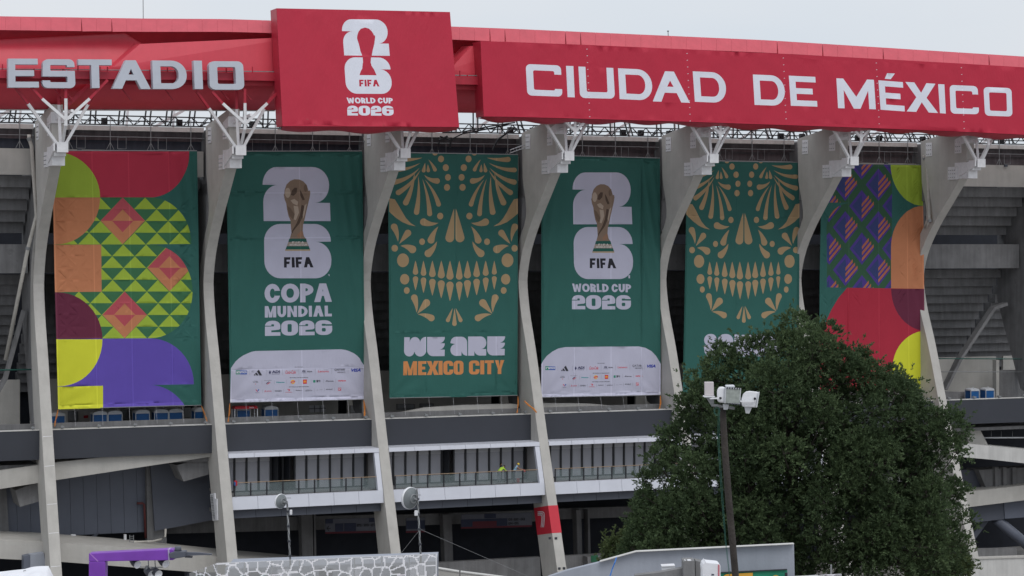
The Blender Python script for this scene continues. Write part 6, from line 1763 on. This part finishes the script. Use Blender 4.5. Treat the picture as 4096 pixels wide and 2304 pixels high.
m = MB(); cpoly(m, [(3322, 2259), (3328, 2259), (3328, 2420), (3322, 2420)], 80.1, .06); m.build('post', M_grey, ws)
for i in range(4):
    V, F = font_tris(['SALIDA', 'ACCESO', 'PUERTA', 'ZONA'][i][:6], .02); x0 = 3272 + i * 0; 
for i, (x0, x1, y) in enumerate(((3272, 3308, 2299.5), (3342, 3364, 2297.5), (3300, 3326, 2302.5), (3336, 3364, 2301))):
    m = MB(); k = 0; x = x0
    while x < x1: m.poly([at(x, y, 79.98), at(x + 2.2, y, 79.98), at(x + 2.2, y + 2, 79.98), at(x, y + 2, 79.98)]); x += 3.0
    m.build('print_line', M_ink, ws, fix=False)['kind'] = 'stuff'

# timber lamp pole
YP = 50.0
pole = thing('timber_lamp_pole', 'tall timber pole carrying two white floodlights and a radio box', 'lamp pole', at(2965, 2500, YP))
m = MB(); m.tube([at(2958, 2700, YP), at(2942, 2304, YP), at(2915, 2000, YP), at(2900, 1800, YP), at(2890, 1632, YP)], .085, 14, r1=.075); m.build('pole_shaft', M_timber, pole, smooth=True)
m = MB(); m.tube([at(2845, 1620, YP - .1), at(2890, 1626, YP - .12), at(2938, 1634, YP - .1)], .035, 8); m.build('cross_arm', M_grey, pole, smooth=True)
def flood(name, P, lens, cx):
    """housing: side outline in pixels, lens rim to the right"""
    m = MB(); A_ = [at(x, y, YP - .32) for x, y in P]; B_ = [at(x + 4, y + 1, YP + .12) for x, y in P]
    m.prism(A_, B_); h = m.build(name, M_white, pole, bevel=.05)
    m = MB(); m.prism([at(x, y, YP - .38) for x, y in lens], [at(x, y, YP + .10) for x, y in lens]); m.build('lens_rim', M_roofw, h, bevel=.008)
    return h
L = lambda p: (2780 + p[0] / 6.587, 1500 + p[1] / 6.587)
h = flood('floodlight', [L(p) for p in [(575, 420), (600, 340), (640, 312), (720, 305), (790, 325), (790, 740), (640, 720), (580, 690)]], [L(p) for p in [(785, 325), (812, 325), (800, 750), (775, 745)]], 0)
m = MB(); m.prism([L_ for L_ in [at(*L(p), YP - .36) for p in [(812, 322), (1216, 350), (1190, 770), (792, 745)]]], [at(*L(p), YP - .1) for p in [(812, 322), (1216, 350), (1190, 770), (792, 745)]]); fr = m.build('lens_frame', M_roofw, h, bevel=.006)
m = MB(); cpoly(m, [L(p) for p in [(835, 365), (1190, 372), (1172, 742), (812, 735)]], YP - .375, .02); m.build('clouded_lens', mat('clouded lens', (.30, .33, .31), .35, .25, 9), h)
for i in range(6):
    for y_, dy in ((340, 5), (758, 5)):
        q = at(*L((850 + i * 66, y_ + i * dy)), YP - .38); m = MB(); m.box(q.x - .014, q.x + .014, q.y - .02, q.y + .01, q.z - .016, q.z + .016); m.build('rim_clip', M_dark, h)
h2 = flood('floodlight', [L(p) for p in [(1225, 780), (1218, 640), (1265, 500), (1340, 432), (1440, 420), (1640, 440), (1680, 470), (1600, 850), (1330, 840), (1250, 830)]], [L(p) for p in [(1670, 445), (1705, 440), (1640, 850), (1600, 860)]], 0)
for hh, P in ((h, [(730, 760), (900, 780), (860, 915), (755, 915)]), (h2, [(1300, 835), (1505, 850), (1430, 1020), (1335, 1010)])):
    m = MB(); P = [L(p) for p in P]; m.prism([at(x, y, YP - .2) for x, y in P], [at(x, y, YP + .02) for x, y in P]); m.build('ballast_neck', M_roofw, hh, bevel=.01)
for hh, P in ((h, [(385, 625), (460, 600), (650, 595), (690, 520), (720, 560), (700, 625), (400, 640)]), (h2, [(1190, 675), (1520, 680), (1540, 610), (1580, 625), (1560, 715), (1195, 712)])):
    m = MB(); cpoly(m, [L(p) for p in P], YP - .42, .05); m.build('mounting_arm', M_white, hh)
    q = at(*L(P[3] if hh is h2 else (672, 612)), YP - .44); m = MB(); m.tube([q + Vector((0, 0, 0)), q + Vector((0, .05, 0))], .03, 8); m.build('pivot_bolt', M_ink, hh)
m = MB(); P = [L(p) for p in [(820, 275), (1045, 270), (1052, 330), (815, 320)]]; cpoly(m, P, YP - .1, .25); m.build('top_box', M_roofw, pole, bevel=.015)
m = MB(); P = [L(p) for p in [(257, 188), (492, 186), (500, 548), (262, 552)]]; cpoly(m, P, YP - .2, .16); rb = m.build('radio_box', mat('beige radio box', (.56, .52, .53), .6, .05), pole, bevel=.012)
m = MB(); P = [L(p) for p in [(228, 575), (250, 555), (515, 556), (535, 578), (500, 588), (250, 588)]]; cpoly(m, P, YP - .26, .28); m.build('mount_plate', M_white, rb)
m = MB(); P = [L(p) for p in [(290, 590), (420, 590), (500, 650), (500, 790), (420, 790)]]; cpoly(m, P, YP - .1, .08); m.build('knee_bracket', M_grey, pole)
for k, off in enumerate((0, 5)):
    m = MB(); m.tube([at(2873 + off, 1640, YP - .2), at(2871 + off, 1760, YP - .2), at(2884 + off, 1960, YP - .22), at(2900 + off * .7, 2160, YP - .22), at(2918 + off * .5, 2310, YP - .22)], .005, 5); m.build('hanging_cable', M_cable, pole)
m = MB(); c_ = at(2868, 1645, YP - .2)
for r_ in (.05, .07): m.tube([c_ + Vector((r_ * math.cos(a), 0.01, 1.5 * r_ * math.sin(a))) for a in [i * .52 for i in range(13)]], .006, 5)
m.build('cable_coil', M_cable, pole)

# thin antenna rods above the roof edge
for (px, y0, y1, lab, r_) in ((572, -40, 76, 'long thin antenna rod rising above the left part of the red roof', .03), (2672, 124, 143, 'very short antenna stub on the roof above the long sign', .035)):
    P = [pt(px, y0, 7.4), pt(px + 1, y1, 7.4)]
    m = MB(); m.tube([W(P[0][0], 7.4, P[0][1]), W(P[1][0], 7.4, P[1][1])], r_, 6); o = m.build('antenna_rod', M_grey, None); tag(o, lab, 'antenna')
    if y0 > 0: m = MB(); m.fbox(P[0][0] - .06, P[0][0] + .06, 7.35, 7.45, P[0][1] - .05, P[0][1] + .03); m.build('tip_cap', M_dark, o)
# loose scaffold ladder and dark cable bundle under the roof, right of the third rib
lad = thing('aluminium_truss', 'aluminium truss leaning under the roof beside the rib left of the WORLD CUP banner', 'truss', W(*((lambda q: (q[0], 1.4, q[1]))(pt(2100, 580, 1.4)))))
m = MB()
for dy in (0, 12): m.tube([W(pt(2040, 600 + dy, 1.4)[0], 1.4, pt(2040, 600 + dy, 1.4)[1]), W(pt(2178, 551 + dy, 1.8)[0], 1.8, pt(2178, 551 + dy, 1.8)[1])], .035, 6)
m.build('chord', M_roofw, lad)
for i in range(13):
    x = 2042 + i * 11; y = 600 - (x - 2040) * .355
    m = MB(); m.tube([W(pt(x, y, 1.5)[0], 1.5, pt(x, y, 1.5)[1]), W(pt(x + (6 if i % 2 else 2), y + 11, 1.5)[0], 1.5, pt(x + (6 if i % 2 else 2), y + 11, 1.5)[1])], .018, 4); m.build('rung', M_roofw, lad)
cab = []
for i, P in enumerate(([(1770, 530), (1840, 530), (1960, 505), (2060, 490)], [(1760, 545), (1800, 560), (1850, 535), (2030, 500)], [(1970, 600), (1990, 560), (2030, 530), (2060, 510)], [(1752, 600), (1758, 560), (1790, 545)], [(1800, 590), (1806, 550)])):
    m = MB(); m.tube([W(pt(x, y, 1.3)[0], 1.3, pt(x, y, 1.3)[1]) for x, y in P], .06 if i < 2 else .09, 6); o = m.build('loose_cable', M_black, None)
    tag(o, ['upper long dark cable slung under the roof above the WE ARE banner', 'lower long dark cable slung under the roof above the WE ARE banner', 'steep dark cable beside the leaning aluminium truss', 'bent dark rope end left above the WE ARE banner', 'short dark rope end hanging left above the WE ARE banner'][i], 'cable', 'dark cables above the WE ARE banner')

# ================================================================== trees
def leafmat(name, a, b):
    m = bpy.data.materials.new(name); m.use_nodes = True
    t = m.node_tree; bs = t.nodes['Principled BSDF']; N = t.nodes.new; L = t.links.new
    at__ = N('ShaderNodeAttribute'); at__.attribute_name = 'leaf'
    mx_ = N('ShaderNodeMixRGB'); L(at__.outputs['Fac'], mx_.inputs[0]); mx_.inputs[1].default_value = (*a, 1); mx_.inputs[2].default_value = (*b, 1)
    L(mx_.outputs[0], bs.inputs['Base Color']); bs.inputs['Roughness'].default_value = .6; bs.inputs['Specular IOR Level'].default_value = .2; bs.inputs['Transmission Weight'].default_value = 0.0
    tr = N('ShaderNodeBsdfTranslucent'); L(mx_.outputs[0], tr.inputs[0]); ms = N('ShaderNodeMixShader'); ms.inputs[0].default_value = .3
    L(bs.outputs[0], ms.inputs[1]); L(tr.outputs[0], ms.inputs[2]); L(ms.outputs[0], t.nodes['Material Output'].inputs[0])
    return m
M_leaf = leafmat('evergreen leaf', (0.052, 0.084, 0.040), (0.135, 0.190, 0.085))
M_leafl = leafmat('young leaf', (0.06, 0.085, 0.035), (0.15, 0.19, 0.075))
def inpoly(P, x, y):
    c = False
    for i in range(len(P)):
        x1, y1 = P[i]; x2, y2 = P[(i + 1) % len(P)]
        if (y1 > y) != (y2 > y) and x < (x2 - x1) * (y - y1) / (y2 - y1) + x1: c = not c
    return c
def edgedist(P, x, y):
    b = 1e9
    for i in range(len(P)):
        x1, y1 = P[i]; x2, y2 = P[(i + 1) % len(P)]; dx, dy = x2 - x1, y2 - y1
        t = max(0, min(1, ((x - x1) * dx + (y - y1) * dy) / (dx * dx + dy * dy + 1e-9)))
        b = min(b, math.hypot(x - x1 - t * dx, y - y1 - t * dy))
    return b
def tree(label, outline, Y, depth, nb, tufts, nl, leafm, seed, stems, rb=(.6, 1.45), base=None, leaf=.148):
    rng = np.random.default_rng(seed); random.seed(seed)
    xs = [p[0] for p in outline]; ys = [p[1] for p in outline]; k = Y / FPX
    cx = (min(xs) + max(xs)) / 2; bx = base or cx
    root = thing('tree', label, 'tree', (at(bx, 2400, Y).x, Y, ground_z(Y)))
    B = []; tries = 0
    maxd = max(edgedist(outline, random.uniform(min(xs), max(xs)), random.uniform(min(ys), max(ys))) for _ in range(300)) * k
    while len(B) < nb and tries < 20000:
        tries += 1
        x = random.uniform(min(xs), max(xs)); y = random.uniform(min(ys), max(ys))
        if not inpoly(outline, x, y): continue
        e = edgedist(outline, x, y) * k
        r = random.uniform(*rb)
        r = min(r, max(e * 1.0, .38))
        if e < r * .75: continue
        dy = depth * math.sqrt(min(1, e / (maxd * .8))) * random.uniform(-1, .75)
        c = at(x, y, Y); c = Vector((c.x, Y + dy, c.z))
        if any((c - b[0]).length < (r + b[1]) * .52 for b in B): continue
        B.append((c, r))
    cen = np.array([b[0] for b in B]); rad = np.array([b[1] for b in B])
    w_ = rad ** 2; w_ /= w_.sum()
    pick = rng.choice(len(B), tufts, p=w_)
    dirs = rng.normal(size=(tufts, 3)); dirs[:, 2] += .65; dirs[:, 1] -= .3; dirs /= np.linalg.norm(dirs, axis=1)[:, None]
    shell = rng.uniform(.55, 1.0, tufts) ** .6
    lump = 1 + .22 * np.sin(dirs[:, 0] * 5 + pick) * np.sin(dirs[:, 2] * 6 + pick * 1.7)
    pos = cen[pick] + dirs * (rad[pick] * shell * lump)[:, None]
    spray = rng.random(tufts) < .12
    pos[spray] += dirs[spray] * rng.uniform(.05, .7, spray.sum())[:, None]
    n = tufts * nl
    tp = np.repeat(pos, nl, axis=0); td = np.repeat(dirs, nl, axis=0)
    ld = td * .9 + rng.normal(size=(n, 3)) * .55; ld[:, 2] += .25; ld /= np.linalg.norm(ld, axis=1)[:, None]
    side = np.cross(ld, rng.normal(size=(n, 3))); side /= np.linalg.norm(side, axis=1)[:, None]
    ll = rng.uniform(.6, 1.25, n) * leaf; lw = ll * rng.uniform(.15, .25, n)
    st_ = tp + td * rng.uniform(-.12, .12, n)[:, None]
    p0 = st_; p1 = st_ + ld * (ll * .5)[:, None] + side * lw[:, None]; p2 = st_ + ld * ll[:, None]; p3 = st_ + ld * (ll * .5)[:, None] - side * lw[:, None]
    V = np.stack([p0, p1, p2, p3], 1).reshape(-1, 3)
    me = bpy.data.meshes.new('crown'); me.vertices.add(4 * n); me.vertices.foreach_set('co', V.astype(np.float32).ravel())
    me.loops.add(4 * n); me.polygons.add(n)
    me.loops.foreach_set('vertex_index', np.arange(4 * n, dtype=np.int32)); me.polygons.foreach_set('loop_start', np.arange(0, 4 * n, 4, dtype=np.int32))
    me.update(calc_edges=True)
    clump = rng.random(len(B)); leaf_tone = np.clip(.18 + .42 * np.repeat((clump[pick] - .5) * .7 + (shell > .93) * .45, nl) + rng.normal(0, .16, n), 0, 1)  # tone varies by clump and leaf, lighter in each clump's outermost layer
    a_ = me.attributes.new('leaf', 'FLOAT', 'POINT'); a_.data.foreach_set('value', np.repeat(leaf_tone, 4).astype(np.float32))
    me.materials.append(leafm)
    o = link('crown', me, root); o['kind'] = 'stuff'
    g0 = Vector((at(bx, 2400, Y).x, Y, ground_z(Y)))
    m = MB(); top = [b for b in B]
    forks = []
    for (sx, sy, r) in stems:
        e = at(sx, sy, Y); e = Vector((e.x, Y + random.uniform(-.4, .6), e.z)); st0 = g0 + Vector((random.uniform(-.35, .35), random.uniform(-.3, .3), 0))
        mid = (st0 * .45 + e * .55) + Vector((random.uniform(-.35, .35), random.uniform(-.3, .3), 0))
        m.tube([st0, mid * .5 + st0 * .5 + Vector((random.uniform(-.15, .15), 0, 0)), mid, e], r, 8, r1=r * .3); forks.append((mid, e, r))
    m.build('trunk', M_bark, root, smooth=True)
    m = MB()
    for c, r in B:
        f_ = min(forks, key=lambda q: (q[0] * .4 + q[1] * .6 - c).length + (0 if c.z > q[0].z else 3)); t = random.uniform(0.0, .9); a = f_[0].lerp(f_[1], t)
        if a.z > c.z + .5: a = f_[0].lerp(f_[1], 0.0)
        mid = a.lerp(c, .5) + Vector((random.uniform(-.2, .2), 0, -.25 * (c - a).length * .4)); m.tube([a, mid, c], f_[2] * .32, 5, r1=.02, cap=False)
        for _ in range(5):
            q = Vector(rng.normal(size=3)).normalized() * r * .8; q.z = abs(q.z) * .8; m.tube([c, c + q], .02, 3, r1=.006, cap=False)
    o = m.build('branches', M_bark, root, smooth=True); o['kind'] = 'stuff'
    return root
OUTL = [(2430, 2310), (2440, 2230), (2480, 2180), (2500, 2110), (2525, 2040), (2540, 1960), (2545, 1880), (2575, 1790), (2590, 1730), (2640, 1715), (2700, 1690), (2660, 1620), (2680, 1590), (2740, 1570), (2735, 1500), (2770, 1450),
        (2825, 1420), (2840, 1360), (2880, 1340), (2930, 1355), (2975, 1335), (3020, 1300), (3040, 1330), (3090, 1300), (3110, 1250), (3160, 1235), (3200, 1235), (3235, 1250), (3260, 1280), (3300, 1270), (3340, 1290), (3375, 1265), (3385, 1330),
        (3400, 1390), (3470, 1385), (3500, 1440), (3555, 1430), (3600, 1490), (3650, 1520), (3675, 1590), (3720, 1625), (3790, 1620), (3860, 1660), (3870, 1740), (3850, 1800), (3870, 1850), (3840, 1920), (3900, 1960), (3880, 2030), (3915, 2070), (3880, 2130), (3870, 2200), (3910, 2240), (3900, 2330)]
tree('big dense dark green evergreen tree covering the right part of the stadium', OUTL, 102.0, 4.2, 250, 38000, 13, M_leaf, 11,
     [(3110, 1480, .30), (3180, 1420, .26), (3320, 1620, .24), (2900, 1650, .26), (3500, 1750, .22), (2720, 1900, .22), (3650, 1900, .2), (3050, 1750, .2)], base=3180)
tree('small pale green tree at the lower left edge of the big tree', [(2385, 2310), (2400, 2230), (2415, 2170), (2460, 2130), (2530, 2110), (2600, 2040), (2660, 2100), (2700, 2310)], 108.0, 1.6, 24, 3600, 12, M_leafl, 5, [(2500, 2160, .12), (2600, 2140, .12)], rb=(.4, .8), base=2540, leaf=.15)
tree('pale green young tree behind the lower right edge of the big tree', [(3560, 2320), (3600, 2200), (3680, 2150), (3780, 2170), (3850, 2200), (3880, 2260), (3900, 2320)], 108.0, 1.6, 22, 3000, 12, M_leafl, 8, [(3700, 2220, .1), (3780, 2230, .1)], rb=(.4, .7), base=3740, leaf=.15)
